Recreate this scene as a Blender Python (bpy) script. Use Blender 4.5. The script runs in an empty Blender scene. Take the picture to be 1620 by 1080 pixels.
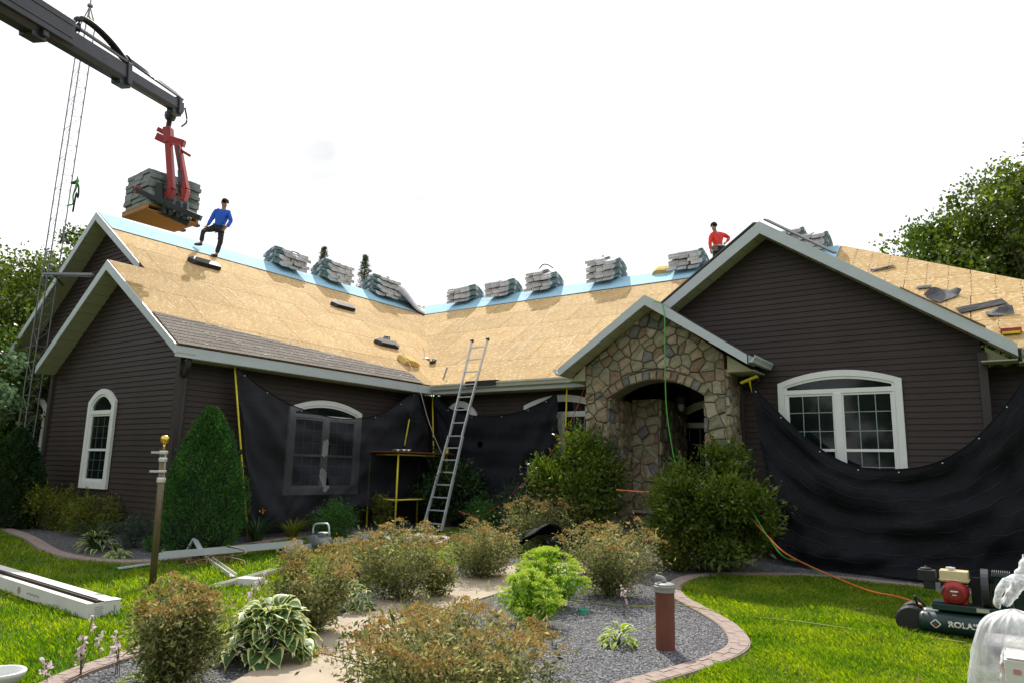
import bpy, math, random
import numpy as np
from mathutils import Vector, Matrix
random.seed(7); rng=np.random.default_rng(7)
S=bpy.context.scene; COL=S.collection
# ------------------------------------------------------------------ camera, sky, sun, exposure
FPX,PITCH,ROLL,YAW,EYE=1140.,math.radians(10.12),math.radians(1.285),math.radians(35.1),1.68
cp,sp=math.cos(PITCH),math.sin(PITCH)
FWD=np.array([-math.sin(YAW)*cp,math.cos(YAW)*cp,sp]); R0=np.array([math.cos(YAW),math.sin(YAW),0.]); U0=np.cross(R0,FWD)
RIGHT=math.cos(ROLL)*R0+math.sin(ROLL)*U0; UP=-math.sin(ROLL)*R0+math.cos(ROLL)*U0
CAM=np.array([0,0,EYE])
cam=bpy.data.objects.new('camera',bpy.data.cameras.new('camera')); COL.objects.link(cam); S.camera=cam
cam.matrix_world=Matrix([[RIGHT[i],UP[i],-FWD[i],CAM[i]] for i in range(3)]+[[0,0,0,1]])
cam.data.sensor_width=36; cam.data.lens=FPX/1620*36; cam.data.clip_end=3000; cam.data.clip_start=.05
def ray(x,y):
    d=FWD*FPX+RIGHT*(x-810)-UP*(y-540); return d/np.linalg.norm(d)
SUND=Vector((.60,-.66,-1.0)).normalized()          # direction the sunlight travels
W=bpy.data.worlds.new('World'); S.world=W; W.use_nodes=True; nt=W.node_tree; nt.nodes.clear()
o=nt.nodes.new('ShaderNodeOutputWorld'); bg=nt.nodes.new('ShaderNodeBackground'); sky=nt.nodes.new('ShaderNodeTexSky')
sky.sky_type='NISHITA'; sky.sun_disc=False; sky.sun_elevation=math.radians(48.3); sky.sun_rotation=math.atan2(-SUND.x,-SUND.y)
sky.air_density=1; sky.dust_density=4
tc=nt.nodes.new('ShaderNodeTexCoord'); mp=nt.nodes.new('ShaderNodeMapping'); mp.inputs['Scale'].default_value=(1,1,2.6)
nz=nt.nodes.new('ShaderNodeTexNoise'); nz.inputs['Scale'].default_value=2.3; nz.inputs['Detail'].default_value=5
cr=nt.nodes.new('ShaderNodeValToRGB'); cr.color_ramp.elements[0].position=.36; cr.color_ramp.elements[1].position=.6
SKYC=7.6
cr.color_ramp.elements[0].color=(SKYC*.80,SKYC*.815,SKYC*.84,1); cr.color_ramp.elements[1].color=(SKYC*1.0,SKYC*1.0,SKYC*1.0,1)
mx=nt.nodes.new('ShaderNodeMixRGB'); mx.inputs[0].default_value=.80
L=nt.links.new
L(tc.outputs['Generated'],mp.inputs[0]); L(mp.outputs[0],nz.inputs[0]); L(nz.outputs[0],cr.inputs[0])
L(sky.outputs[0],mx.inputs[1]); L(cr.outputs[0],mx.inputs[2]); L(mx.outputs[0],bg.inputs[0]); bg.inputs[1].default_value=.135
cd_=ray(590,285); dp=nt.nodes.new('ShaderNodeVectorMath'); dp.operation='DOT_PRODUCT'; dp.inputs[1].default_value=[float(v) for v in cd_]
L(tc.outputs['Generated'],dp.inputs[0]); m1=nt.nodes.new('ShaderNodeMapRange'); m1.inputs[1].default_value=.976; m1.inputs[2].default_value=.9985; L(dp.outputs['Value'],m1.inputs[0])
nz2=nt.nodes.new('ShaderNodeTexNoise'); nz2.inputs['Scale'].default_value=4.5; nz2.inputs['Detail'].default_value=5; L(mp.outputs[0],nz2.inputs[0])
m2=nt.nodes.new('ShaderNodeMapRange'); m2.inputs[1].default_value=.36; m2.inputs[2].default_value=.60; m2.inputs[4].default_value=1.0; L(nz2.outputs[0],m2.inputs[0])
mm=nt.nodes.new('ShaderNodeMath'); mm.operation='MULTIPLY'; L(m1.outputs[0],mm.inputs[0]); L(m2.outputs[0],mm.inputs[1])
mx3=nt.nodes.new('ShaderNodeMixRGB'); L(mm.outputs[0],mx3.inputs[0]); L(mx.outputs[0],mx3.inputs[1]); mx3.inputs[2].default_value=(5.0,5.1,5.2,1); L(mx3.outputs[0],bg.inputs[0])
L(bg.outputs[0],o.inputs[0])
sun=bpy.data.objects.new('sun',bpy.data.lights.new('sun','SUN')); COL.objects.link(sun)
sun.data.energy=4.0; sun.data.angle=math.radians(.8); sun.data.color=(1,.95,.86)
sun.rotation_euler=SUND.to_track_quat('-Z','Y').to_euler(); sun.location=(-20,30,40)
S.view_settings.view_transform='Standard'; S.view_settings.look='None'; S.view_settings.gamma=1; S.view_settings.exposure=.42
S.view_settings.use_curve_mapping=False
S.render.engine='CYCLES'; S.cycles.max_bounces=6; S.cycles.transparent_max_bounces=16
# ------------------------------------------------------------------ surveying helpers (photo measurements -> points on real planes)
def at(x,y,ax,val):
    d=ray(x,y); return CAM+d*((val-CAM[ax])/d[ax])
def on_plane(x,y,n,c):
    n=np.array(n,float); d=ray(x,y); return CAM+d*((c-n@CAM)/(n@d))
def g(x,y):
    s=(.7*(y-x)-9)/8; s=min(max(s,0),1); return .25*s*s*(3-2*s)
def G(x,y):
    z=0
    for _ in range(8):
        p=at(x,y,2,z); z=.5*z+.5*g(p[0],p[1])
    p=at(x,y,2,z); return np.array([p[0],p[1],g(p[0],p[1])])
def scale_at(p): return FPX/float((np.array(p)-CAM)@FWD)
ZE,PT,XR,YR,ZR=3.85,.69,-18.25,19.98,7.714
def on_left(x,y): return on_plane(x,y,(PT,0,1),ZE+PT*-12.65)
def on_mid(x,y): return on_plane(x,y,(0,-PT,1),ZE-PT*14.38)
# ------------------------------------------------------------------ materials
def M(name,col,rough=.7,var=.12,scale=8,bump=0,bscale=60,metal=0,island=0,spec=.4,trans=0,col2=None,detail=6,stretch=None,coat=0):
    m=bpy.data.materials.new(name); m.use_nodes=True; t=m.node_tree; n=t.nodes; b=n['Principled BSDF']; K=t.links.new
    b.inputs['Roughness'].default_value=rough; b.inputs['Metallic'].default_value=metal; b.inputs['Specular IOR Level'].default_value=spec
    b.inputs['Coat Weight'].default_value=coat
    tc=n.new('ShaderNodeTexCoord'); src=tc.outputs['Object']
    if stretch:
        mp=n.new('ShaderNodeMapping'); mp.inputs['Scale'].default_value=stretch; K(src,mp.inputs[0]); src=mp.outputs[0]
    nz=n.new('ShaderNodeTexNoise'); nz.inputs['Scale'].default_value=scale; nz.inputs['Detail'].default_value=detail; K(src,nz.inputs[0])
    r=n.new('ShaderNodeValToRGB'); r.color_ramp.elements[0].position=.3; r.color_ramp.elements[1].position=.7
    c1=[c*(1-var) for c in col]; c2=[min(1,c*(1+var)) for c in col] if col2 is None else col2
    r.color_ramp.elements[0].color=(*c1,1); r.color_ramp.elements[1].color=(*c2,1); K(nz.outputs[0],r.inputs[0])
    out=r.outputs[0]
    if island:
        gm=n.new('ShaderNodeNewGeometry'); hs=n.new('ShaderNodeHueSaturation'); mr=n.new('ShaderNodeMapRange')
        mr.inputs[3].default_value=1-island; mr.inputs[4].default_value=1+island; K(gm.outputs['Random Per Island'],mr.inputs[0])
        K(mr.outputs[0],hs.inputs['Value']); K(out,hs.inputs['Color'])
        m2=n.new('ShaderNodeMapRange'); m2.inputs[3].default_value=.5+island*.07; m2.inputs[4].default_value=.5-island*.07
        K(gm.outputs['Random Per Island'],m2.inputs[0]); K(m2.outputs[0],hs.inputs['Hue']); out=hs.outputs[0]
    K(out,b.inputs['Base Color'])
    if bump:
        nb=n.new('ShaderNodeTexNoise'); nb.inputs['Scale'].default_value=bscale; nb.inputs['Detail'].default_value=5; K(src,nb.inputs[0])
        bp=n.new('ShaderNodeBump'); bp.inputs['Strength'].default_value=bump; bp.inputs['Distance'].default_value=.02
        K(nb.outputs[0],bp.inputs['Height']); K(bp.outputs[0],b.inputs['Normal'])
    if trans:
        tr=n.new('ShaderNodeBsdfTranslucent'); ms=n.new('ShaderNodeMixShader'); ms.inputs[0].default_value=trans
        hs2=n.new('ShaderNodeHueSaturation'); hs2.inputs['Saturation'].default_value=1.15; hs2.inputs['Value'].default_value=1.5; K(out,hs2.inputs['Color'])
        K(hs2.outputs[0],tr.inputs[0]); K(b.outputs[0],ms.inputs[1]); K(tr.outputs[0],ms.inputs[2]); K(ms.outputs[0],n['Material Output'].inputs[0])
    return m
def objrand(m,amt=.08):      # vary value per object
    t=m.node_tree; n=t.nodes; b=n['Principled BSDF']; l=b.inputs['Base Color'].links[0]; src=l.from_socket
    oi=n.new('ShaderNodeObjectInfo'); mr=n.new('ShaderNodeMapRange'); mr.inputs[3].default_value=1-amt; mr.inputs[4].default_value=1+amt
    hs=n.new('ShaderNodeHueSaturation'); t.links.new(oi.outputs['Random'],mr.inputs[0]); t.links.new(mr.outputs[0],hs.inputs['Value'])
    t.links.new(src,hs.inputs['Color']); t.links.new(hs.outputs[0],b.inputs['Base Color']); return m
m_siding=objrand(M('vinyl_siding',(.037,.0255,.0225),.55,.14,1.6,.04,200,stretch=(1,1,5),spec=.3),.09)
m_sidingd=M('siding_backing',(.012,.01,.01),.8)
m_trimb=M('brown_trim',(.042,.033,.031),.45,.06,4)
m_fascia=M('aluminium_fascia',(.47,.52,.54),.42,.05,2.5,.06,30,stretch=(1,1,3))
m_soffit=M('cream_soffit',(.42,.40,.28),.6,.06,5)
m_white=M('white_vinyl',(.74,.76,.74),.4,.04,4)
m_gutter=M('cream_gutter',(.50,.50,.42),.4,.08,3)
m_glass=M('dark_window_glass',(.008,.012,.012),.05,.3,3,spec=.38)
m_curtain=M('curtain',(.035,.045,.045),.9,.3,6)
m_deck=M('deck_gap',(.10,.06,.03),.9)
m_shingle=objrand(M('old_shingle',(.12,.10,.085),.92,.3,40,.6,120,col2=(.25,.22,.19)),.14)
m_shingled=M('dark_shingle_edge',(.045,.045,.05),.9,.25,40,.5,120)
m_under=M('blue_underlayment',(.33,.55,.68),.75,.06,2,.3,14,spec=.08)
m_print=M('underlayment_print',(.08,.16,.25),.7)
m_felt=M('grey_felt',(.12,.12,.13),.85,.25,12,.4,40)
m_mortar=M('mortar',(.19,.17,.14),.95,.2,20,.6,90)
m_stones=[objrand(M('field_stone_%s'%k,tuple(1.12*v_ for v_ in c),.85,.35,7,.9,32,col2=c2),.16) for k,c,c2 in (('tan',(.24,.185,.11),(.34,.28,.19)),('olive',(.20,.18,.115),(.31,.29,.20)),('grey',(.125,.12,.12),(.21,.20,.19)),('rust',(.19,.125,.08),(.28,.20,.14)),('buff',(.30,.26,.18),(.40,.35,.26)))]
m_conc=M('sand_concrete',(.40,.33,.25),.9,.12,3,.35,140)
m_curb=M('pink_curb',(.30,.235,.205),.9,.14,9,.5,70)
m_gravel=M('grey_gravel',(.075,.075,.082),.9,.5,75,1.0,120,col2=(.20,.20,.21))
m_rock=M('gravel_stone',(.13,.13,.14),.85,.3,30,island=.85)
m_mulch=M('mulch',(.05,.04,.03),.95,.5,30,.9,60)
m_lawn=M('lawn_soil',(.07,.12,.016),.95,.45,5,.8,90,col2=(.14,.19,.035))
m_grass=M('grass_blade',(.10,.23,.018),.6,.22,1.1,island=.45,trans=.55,col2=(.25,.33,.04),detail=3,spec=.2)
m_alu=M('aluminium',(.58,.60,.62),.38,.1,8,metal=.35)
m_alud=M('galvanised_steel',(.22,.23,.24),.5,.15,8,metal=.5)
m_yellow=M('yellow_paint',(.66,.56,.03),.45,.15,9)
m_net=M('black_net',(.013,.014,.018),.8,.3,18,.5,140,stretch=(1,1,3),spec=.15)
m_wood=M('pine_board',(.38,.20,.07),.75,.2,6,.3,60,stretch=(1,8,1))
m_red=M('red_paint',(.36,.03,.03),.4,.15,5)
m_crane=M('crane_paint',(.035,.038,.048),.38,.2,4)
m_black=M('black_rubber',(.015,.015,.016),.6,.2,10)
m_bronze=M('bronze_pole',(.13,.10,.055),.4,.15,8,metal=.3)
m_gold=M('gold_ball',(.75,.48,.08),.22,.05,4,metal=.9)
m_rust=M('rust_red_pvc',(.15,.048,.03),.65,.12,5,.1,30)
m_cap=M('grey_plastic',(.27,.265,.25),.5,.06,6)
m_green=M('dark_green_paint',(.012,.035,.032),.38,.2,6)
m_tank=M('cream_plastic',(.62,.52,.30),.45,.08,6)
m_wrap=objrand(M('shingle_wrap',(.46,.47,.485),.7,.22,9,.3,25,spec=.06),.17)
m_wrapg=objrand(M('green_wrap_print',(.06,.16,.14),.6,.5,22,col2=(.24,.31,.29),spec=.08),.15)
m_wrapr=M('red_wrap_print',(.35,.06,.05),.5,.3,20)
m_foam=M('yellow_foam',(.60,.42,.13),.95,.12,9,.5,30)
m_skin=M('skin',(.30,.16,.10),.6,.08,12); m_blue=M('blue_shirt',(.02,.10,.50),.85,.15,9,.3,40); m_redsh=M('red_shirt',(.72,.045,.03),.85,.12,9,.3,40)
m_jean=M('dark_trousers',(.022,.022,.028),.85,.2,12,.3,50); m_hair=M('black_hair',(.012,.01,.009),.7,.2,30)
m_plast=M('grey_sheet',(.34,.35,.37),.6,.15,6,.4,12)
m_carton=M('white_carton',(.66,.65,.61),.7,.07,3,.15,30)
m_brown=M('brown_gutter_stock',(.07,.055,.05),.45,.1,5)
m_orange=M('orange_hose',(.75,.20,.05),.5,.1,9); m_hoseg=M('green_hose',(.07,.38,.05),.5,.1,9); m_hoser=M('red_hose',(.55,.06,.04),.5,.1,9); m_hosey=M('olive_hose',(.30,.30,.06),.6,.1,9)
m_cord=M('pale_cord',(.45,.43,.38),.7,.1,9)
m_pipeg=M('green_tub',(.05,.36,.22),.4,.1,5)
m_bark=M('bark',(.09,.07,.05),.95,.3,12,.9,30); m_stem=M('plant_stem',(.10,.085,.035),.8,.3,20)
def leafm(name,c,c2,rough=.5,trans=.35,isl=.3,spec=.35): return M(name,c,rough,.2,2.2,island=isl,trans=trans,col2=c2,spec=spec,detail=3)
l_nine=leafm('bronze_green_leaf',(.10,.13,.04),(.34,.345,.15),.6,.40,.65,.2)
l_seed=M('rust_seed_head',(.30,.19,.07),.9,.2,9,island=.4,trans=.3,col2=(.44,.33,.14),spec=.1)
l_rhod=leafm('glossy_leaf',(.065,.115,.014),(.14,.20,.028),.36,.35,.35,.45)
l_dark=leafm('dark_green_leaf',(.02,.055,.016),(.04,.09,.025),.5,.2,.3)
l_arb=leafm('arborvitae_spray',(.032,.115,.02),(.07,.19,.035),.6,.2,.3)
l_blue=leafm('blue_green_leaf',(.05,.085,.06),(.09,.13,.09),.55,.2,.3)
l_pale=leafm('pale_green_leaf',(.07,.13,.06),(.13,.20,.10),.5,.35,.3)
l_lime=leafm('lime_leaf',(.17,.32,.03),(.26,.42,.05),.5,.4,.2)
l_limef=M('lime_flower_head',(.42,.52,.10),.8,.15,30,island=.2,trans=.35)
l_yell=leafm('yellow_green_leaf',(.10,.15,.02),(.19,.20,.03),.5,.3,.3)
l_tree=leafm('maple_leaf',(.05,.10,.015),(.11,.165,.025),.45,.35,.35)
l_tree2=leafm('mixed_green_leaf',(.065,.11,.016),(.14,.19,.03),.45,.35,.4)
l_treel=leafm('olive_tree_leaf',(.085,.11,.02),(.15,.16,.03),.45,.35,.35)
l_con=leafm('conifer_needles',(.09,.12,.07),(.15,.18,.10),.6,.15,.3)
l_pink=M('pale_pink_petal',(.62,.50,.56),.6,.15,20,island=.15,trans=.4)
l_hostag=leafm('hosta_green',(.06,.13,.04),(.10,.19,.05),.5,.3,.2,.25); l_hostac=M('hosta_cream_edge',(.60,.63,.28),.45,.1,9,trans=.3,island=.1)
# ------------------------------------------------------------------ object helpers
def world_of(o):
    v=Vector((0,0,0))
    while o: v=v+Vector(o.location); o=o.parent
    return v
def link(name,me,parent=None,loc=(0,0,0),mat=None,kind=None):
    ob=bpy.data.objects.new(name,me); COL.objects.link(ob)
    if parent is not None:
        ob.parent=parent; ob.location=Vector(loc)-world_of(parent)
    else: ob.location=loc
    if mat: me.materials.append(mat)
    if kind: ob['kind']=kind
    return ob
def tag(o,label=None,cat=None,group=None,kind=None):
    if label: o['label']=label
    if cat: o['category']=cat
    if group: o['group']=group
    if kind: o['kind']=kind
    return o
def thing(name,label,cat,loc=(0,0,0),group=None):
    o=bpy.data.objects.new(name,None); o.empty_display_size=.2; COL.objects.link(o); o.location=[float(c) for c in loc]
    return tag(o,label,cat,group)
def copy_tree(o,loc=None,rz=None,sc=None,label=None,group=None,parent=None):
    c=o.copy(); COL.objects.link(c); c.parent=parent
    if loc is not None: c.location=[float(v) for v in loc]
    if rz is not None: c.rotation_euler=(0,0,rz)
    if sc is not None: c.scale=(sc,sc,sc) if not hasattr(sc,'__len__') else sc
    if label: c['label']=label
    if group: c['group']=group
    for ch in list(o.children): copy_tree(ch,parent=c)
    return c
class B:
    def __init__(s): s.v=[]; s.f=[]; s.mi=[]; s.cm=0
    def add(s,vs,fs):
        n=len(s.v); s.v+= [tuple(map(float,v)) for v in vs]; s.f+= [tuple(i+n for i in f) for f in fs]; s.mi+=[s.cm]*len(fs); return s
    def box(s,c,size,ax=None,rz=0):
        c=np.array(c,float); h=np.array(size,float)/2
        if ax is None: ax=[np.array([math.cos(rz),math.sin(rz),0]),np.array([-math.sin(rz),math.cos(rz),0]),np.array([0,0,1.])]
        vs=[c+ax[0]*h[0]*i+ax[1]*h[1]*j+ax[2]*h[2]*k for k in(-1,1) for j in(-1,1) for i in(-1,1)]
        return s.add(vs,[(0,2,3,1),(4,5,7,6),(0,1,5,4),(2,6,7,3),(0,4,6,2),(1,3,7,5)])
    def beam(s,p,q,w,h,up=(0,0,1),w2=None,h2=None):
        p=np.array(p,float);q=np.array(q,float); d=q-p; d/=np.linalg.norm(d); sd=np.cross(d,np.array(up,float)); sd/=np.linalg.norm(sd)+1e-9; u=np.cross(sd,d)
        w2=w if w2 is None else w2; h2=h if h2 is None else h2; vs=[]
        for e,ww,hh in((p,w,h),(q,w2,h2)): vs+=[e-sd*ww/2-u*hh/2,e+sd*ww/2-u*hh/2,e+sd*ww/2+u*hh/2,e-sd*ww/2+u*hh/2]
        return s.add(vs,[(0,3,2,1),(4,5,6,7),(0,1,5,4),(1,2,6,5),(2,3,7,6),(3,0,4,7)])
    def tube(s,pts,r,n=8,r2=None,cap=True):
        pts=[np.array(p,float) for p in pts]; rings=[]; m=len(pts)
        d0=pts[1]-pts[0]; ref=np.array([0,0,1.]) if abs(d0[2])<.9*np.linalg.norm(d0) else np.array([1.,0,0])
        for i,p in enumerate(pts):
            d=pts[min(i+1,m-1)]-pts[max(i-1,0)]; d/=np.linalg.norm(d)+1e-9
            a=np.cross(d,ref); a/=np.linalg.norm(a)+1e-9; b=np.cross(d,a); rr=r if r2 is None else r+(r2-r)*i/(m-1)
            if hasattr(r,'__len__'): rr=r[i]
            rings+= [p+a*rr*math.cos(t)+b*rr*math.sin(t) for t in [2*math.pi*k/n for k in range(n)]]
        fs=[(i*n+k,i*n+(k+1)%n,(i+1)*n+(k+1)%n,(i+1)*n+k) for i in range(m-1) for k in range(n)]
        if cap: fs+=[tuple(range(n))[::-1],tuple((m-1)*n+k for k in range(n))]
        return s.add(rings,fs)
    def prism(s,poly,vec):
        n=len(poly); poly=[np.array(p,float) for p in poly]; vec=np.array(vec,float)
        return s.add(poly+[p+vec for p in poly],[tuple(range(n)),tuple(range(2*n-1,n-1,-1))]+[(i,(i+1)%n+0,(i+1)%n+n,i+n)[::-1] for i in range(n)])
    def lathe(s,c,prof,n=16,axis=2):
        c=np.array(c,float); vs=[]
        for r,h in prof:
            for k in range(n):
                t=2*math.pi*k/n; a,b=r*math.cos(t),r*math.sin(t)
                vs.append(c+np.array({2:(a,b,h),0:(h,a,b),1:(a,h,b)}[axis]))
        m=len(prof); fs=[(i*n+k,i*n+(k+1)%n,(i+1)*n+(k+1)%n,(i+1)*n+k) for i in range(m-1) for k in range(n)]
        fs+=[tuple(range(n))[::-1],tuple((m-1)*n+k for k in range(n))]
        return s.add(vs,fs)
    def build(s,name,mat,parent=None,smooth=False,kind=None,bevel=0,label=None):
        v=np.array(s.v); lo,hi=v.min(0),v.max(0); c=(lo+hi)/2
        if parent is None: c[2]=lo[2]
        me=bpy.data.meshes.new(name); me.from_pydata((v-c).tolist(),[],s.f)
        if isinstance(mat,(list,tuple)):
            for q in mat: me.materials.append(q)
            me.polygons.foreach_set('material_index',s.mi); mat=None
        if smooth: me.polygons.foreach_set('use_smooth',[True]*len(me.polygons))
        me.update(); ob=link(name,me,parent,c,mat,kind)
        if bevel:
            bv=ob.modifiers.new('bevel','BEVEL'); bv.width=bevel; bv.segments=2; bv.limit_method='ANGLE'
        if label: ob['label']=label
        return ob
def clip(poly,a,b,c):      # keep a*x+b*y<=c
    out=[]
    for i in range(len(poly)):
        p,q=poly[i],poly[(i+1)%len(poly)]; fp=a*p[0]+b*p[1]-c; fq=a*q[0]+b*q[1]-c
        if fp<=0: out.append(p)
        if fp*fq<0: t=fp/(fp-fq); out.append((p[0]+(q[0]-p[0])*t,p[1]+(q[1]-p[1])*t))
    return out
def cliprect(poly,x0,x1,y0,y1):
    for a,b,c in((-1,0,-x0),(1,0,x1),(0,-1,-y0),(0,1,y1)):
        if len(poly)<3: return []
        poly=clip(poly,a,b,c)
    return poly
def area(p): return .5*abs(sum(p[i][0]*p[(i+1)%len(p)][1]-p[(i+1)%len(p)][0]*p[i][1] for i in range(len(p)))) if len(p)>2 else 0
def polyline(pts,n):      # resample smooth (Catmull-Rom)
    P=[np.array(p,float) for p in pts]; P=[2*P[0]-P[1]]+P+[2*P[-1]-P[-2]]; out=[]
    m=len(P)-3
    for i in range(n+1):
        u=i/n*m; k=min(int(u),m-1); t=u-k; a,b,c,d=P[k:k+4]
        out.append(.5*((2*b)+(-a+c)*t+(2*a-5*b+4*c-d)*t*t+(-a+3*b-3*c+d)*t**3))
    return out
def npmesh(name,V,F,mat,parent=None,kind=None,smooth=False,mi=None):
    V=np.asarray(V,np.float32); F=np.asarray(F,np.int32); k=F.shape[1]
    c=(V.min(0)+V.max(0))/2
    if parent is None: c[2]=V[:,2].min()
    me=bpy.data.meshes.new(name); me.vertices.add(len(V)); me.vertices.foreach_set('co',(V-c).ravel())
    me.loops.add(F.size); me.loops.foreach_set('vertex_index',F.ravel()); me.polygons.add(len(F))
    me.polygons.foreach_set('loop_start',np.arange(0,F.size,k,dtype=np.int32)); me.polygons.foreach_set('loop_total',np.full(len(F),k,np.int32))
    if isinstance(mat,(list,tuple)):
        for q in mat: me.materials.append(q)
        me.polygons.foreach_set('material_index',mi); mat=None
    if smooth: me.polygons.foreach_set('use_smooth',np.ones(len(F),bool))
    me.update(calc_edges=True); return link(name,me,parent,[float(x) for x in c],mat,kind)
def unit(a): return a/(np.linalg.norm(a,axis=1,keepdims=True)+1e-9)
def leaves(name,C,size,mat,parent=None,asp=.45,out=None,droop=0,fold=.25,kind=None,jit=.35):
    N=len(C); d=unit(rng.normal(size=(N,3)))
    if out is not None: d=unit(d*.8+out)
    d[:,2]-=droop; d=unit(d); s=unit(np.cross(d,rng.normal(size=(N,3)))); nn=np.cross(d,s)
    sz=size*(1+jit*rng.uniform(-1,1,(N,1)))*np.where(rng.uniform(size=(N,1))<.12,1.45,1); 
    a=C-d*sz*.5; b=C+s*sz*asp*.5+nn*sz*fold*.3; c=C+d*sz*.5; e=C-s*sz*asp*.5+nn*sz*fold*.3
    V=np.stack([a,b,c,e],1).reshape(-1,3); F=np.arange(N*4).reshape(-1,4)
    return npmesh(name,V,F,mat,parent,kind)
# ================================================================== GROUND
def terrain():
    xs=np.concatenate([[-900,-400,-150,-70],np.arange(-42,14,.5),[20,60,150,400,900]]); ys=np.concatenate([[-600,-200,-60,-20],np.arange(-6,42,.5),[60,150,400,1200]])
    V=[(x,y,g(x,y)) for y in ys for x in xs]; nx=len(xs)
    F=[(j*nx+i,j*nx+i+1,(j+1)*nx+i+1,(j+1)*nx+i) for j in range(len(ys)-1) for i in range(nx-1)]
    return npmesh('ground',V,F,m_lawn,kind='structure',smooth=True)
terrain()
def drape(name,poly,mat,off,kind='structure',cell=.5,thick=0,parent=None):
    b=B(); P=[(p[0],p[1]) for p in poly]; xs=[p[0] for p in P]; ys=[p[1] for p in P]
    x=math.floor(min(xs)/cell)*cell
    while x<max(xs):
        y=math.floor(min(ys)/cell)*cell
        while y<max(ys):
            q=cliprect(P,x,x+cell,y,y+cell)
            if area(q)>1e-4: b.add([(u,v,g(u,v)+off) for u,v in q],[tuple(range(len(q)))])
            y+=cell
        x+=cell
    for i in range(len(P)):
        u,v=P[i],P[(i+1)%len(P)]
        b.add([(u[0],u[1],g(*u)+off),(u[0],u[1],g(*u)-.05),(v[0],v[1],g(*v)-.05),(v[0],v[1],g(*v)+off)],[(0,1,2,3)])
    return b.build(name,mat,parent,kind=kind)
def Gl(pts): return [G(*p) for p in pts]
# curbs
curbR=polyline(Gl([(985,1092),(1070,1068),(1140,1045),(1170,1022),(1150,992),(1105,965),(1072,945),(1068,928),(1100,914),(1180,910),(1300,914),(1440,928),(1640,955)]),90)
curbL=polyline(Gl([(-60,820),(0,836),(45,852),(78,872),(120,884),(180,890),(240,889),(310,880),(400,862),(480,851),(600,843),(720,836)]),80)
curbF=polyline(Gl([(60,1100),(115,1072),(160,1055),(205,1040),(260,1022)]),20)
pathC=polyline(Gl([(455,1110),(545,1040),(600,990),(680,950),(770,925),(850,905)])+[np.array([-6.1,11.6,.05]),np.array([-5.95,13.6,.1])],40)
def offset(line,d):
    out=[]
    for i,p in enumerate(line):
        t=line[min(i+1,len(line)-1)]-line[max(i-1,0)]; n=np.array([t[1],-t[0],0]); n/=np.linalg.norm(n)+1e-9
        q=p+n*d; out.append(np.array([q[0],q[1],g(q[0],q[1])]))
    return out
def ribbon_prism(b,A,Bq,z0,z1,i,j):
    n=j-i+1; vs=[]
    for k in range(i,j+1):
        for P in(A,Bq):
            vs.append((P[k][0],P[k][1],P[k][2]+z0)); vs.append((P[k][0],P[k][1],P[k][2]+z1))
    fs=[]
    for k in range(n-1):
        a=k*4; fs+=[(a+1,a+3,a+7,a+5),(a,a+1,a+5,a+4),(a+2,a+6,a+7,a+3)]
    fs+=[(0,2,3,1),((n-1)*4,(n-1)*4+1,(n-1)*4+3,(n-1)*4+2)]
    b.add(vs,fs)
def curb(line,w,label,step=3,inner=1):
    th=thing('garden_curb',label,'curb',line[len(line)//2])
    A=offset(line,w/2); C=offset(line,-w/2); A2=offset(line,w/2-.012); C2=offset(line,-w/2+.012)
    b=B(); ribbon_prism(b,A,C,-.05,.040,0,len(line)-1); b.build('curb_bed',m_curb,th)
    # stamped paving pattern: blocks standing proud of recessed joints
    mid=offset(line,0.0); L_=0
    off3=offset(line,w*.17); off4=offset(line,-w*.17)
    for i in range(0,len(line)-2,2):
        for P,Q in (((A2,mid),(mid,C2)) if (i//2)%3 else ((A2,off4),(off4,C2))):
            bb=B(); hb=.043+random.uniform(0,.005); sft=1 if P is A2 else 0; a=i+sft; e=min(a+2,len(line)-1)
            if e-a<1: continue
            vs=[]
            for k in range(a,e+1):
                t=.02 if k==a else (.0 if k<e else -.02)
                for R_ in (P,Q):
                    dirv=line[min(k+1,len(line)-1)]-line[max(k-1,0)]; dirv=dirv/(np.linalg.norm(dirv)+1e-9)
                    cpt=(P[k]+Q[k])/2; q=R_[k]+(cpt-R_[k])*.05+dirv*t*.35
                    vs.append((q[0],q[1],q[2]+.034)); vs.append((q[0],q[1],q[2]+hb))
            n=e-a+1; fs=[]
            for k in range(n-1):
                z=k*4; fs+=[(z+1,z+3,z+7,z+5),(z,z+1,z+5,z+4),(z+2,z+6,z+7,z+3)]
            fs+=[(0,2,3,1),((n-1)*4,(n-1)*4+1,(n-1)*4+3,(n-1)*4+2)]
            bb.add(vs,fs); bb.build('curb_stamp_block',m_curb,th)
    return th
curb(curbR,.21,'pinkish stamped concrete curb curving round the right lawn beside the gravel')
curb(curbL,.22,'pinkish stamped concrete curb bordering the bed along the left wing')
curb(curbF,.2,'short pinkish concrete curb at the bottom left beside the near rusty seeded shrub')
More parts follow.
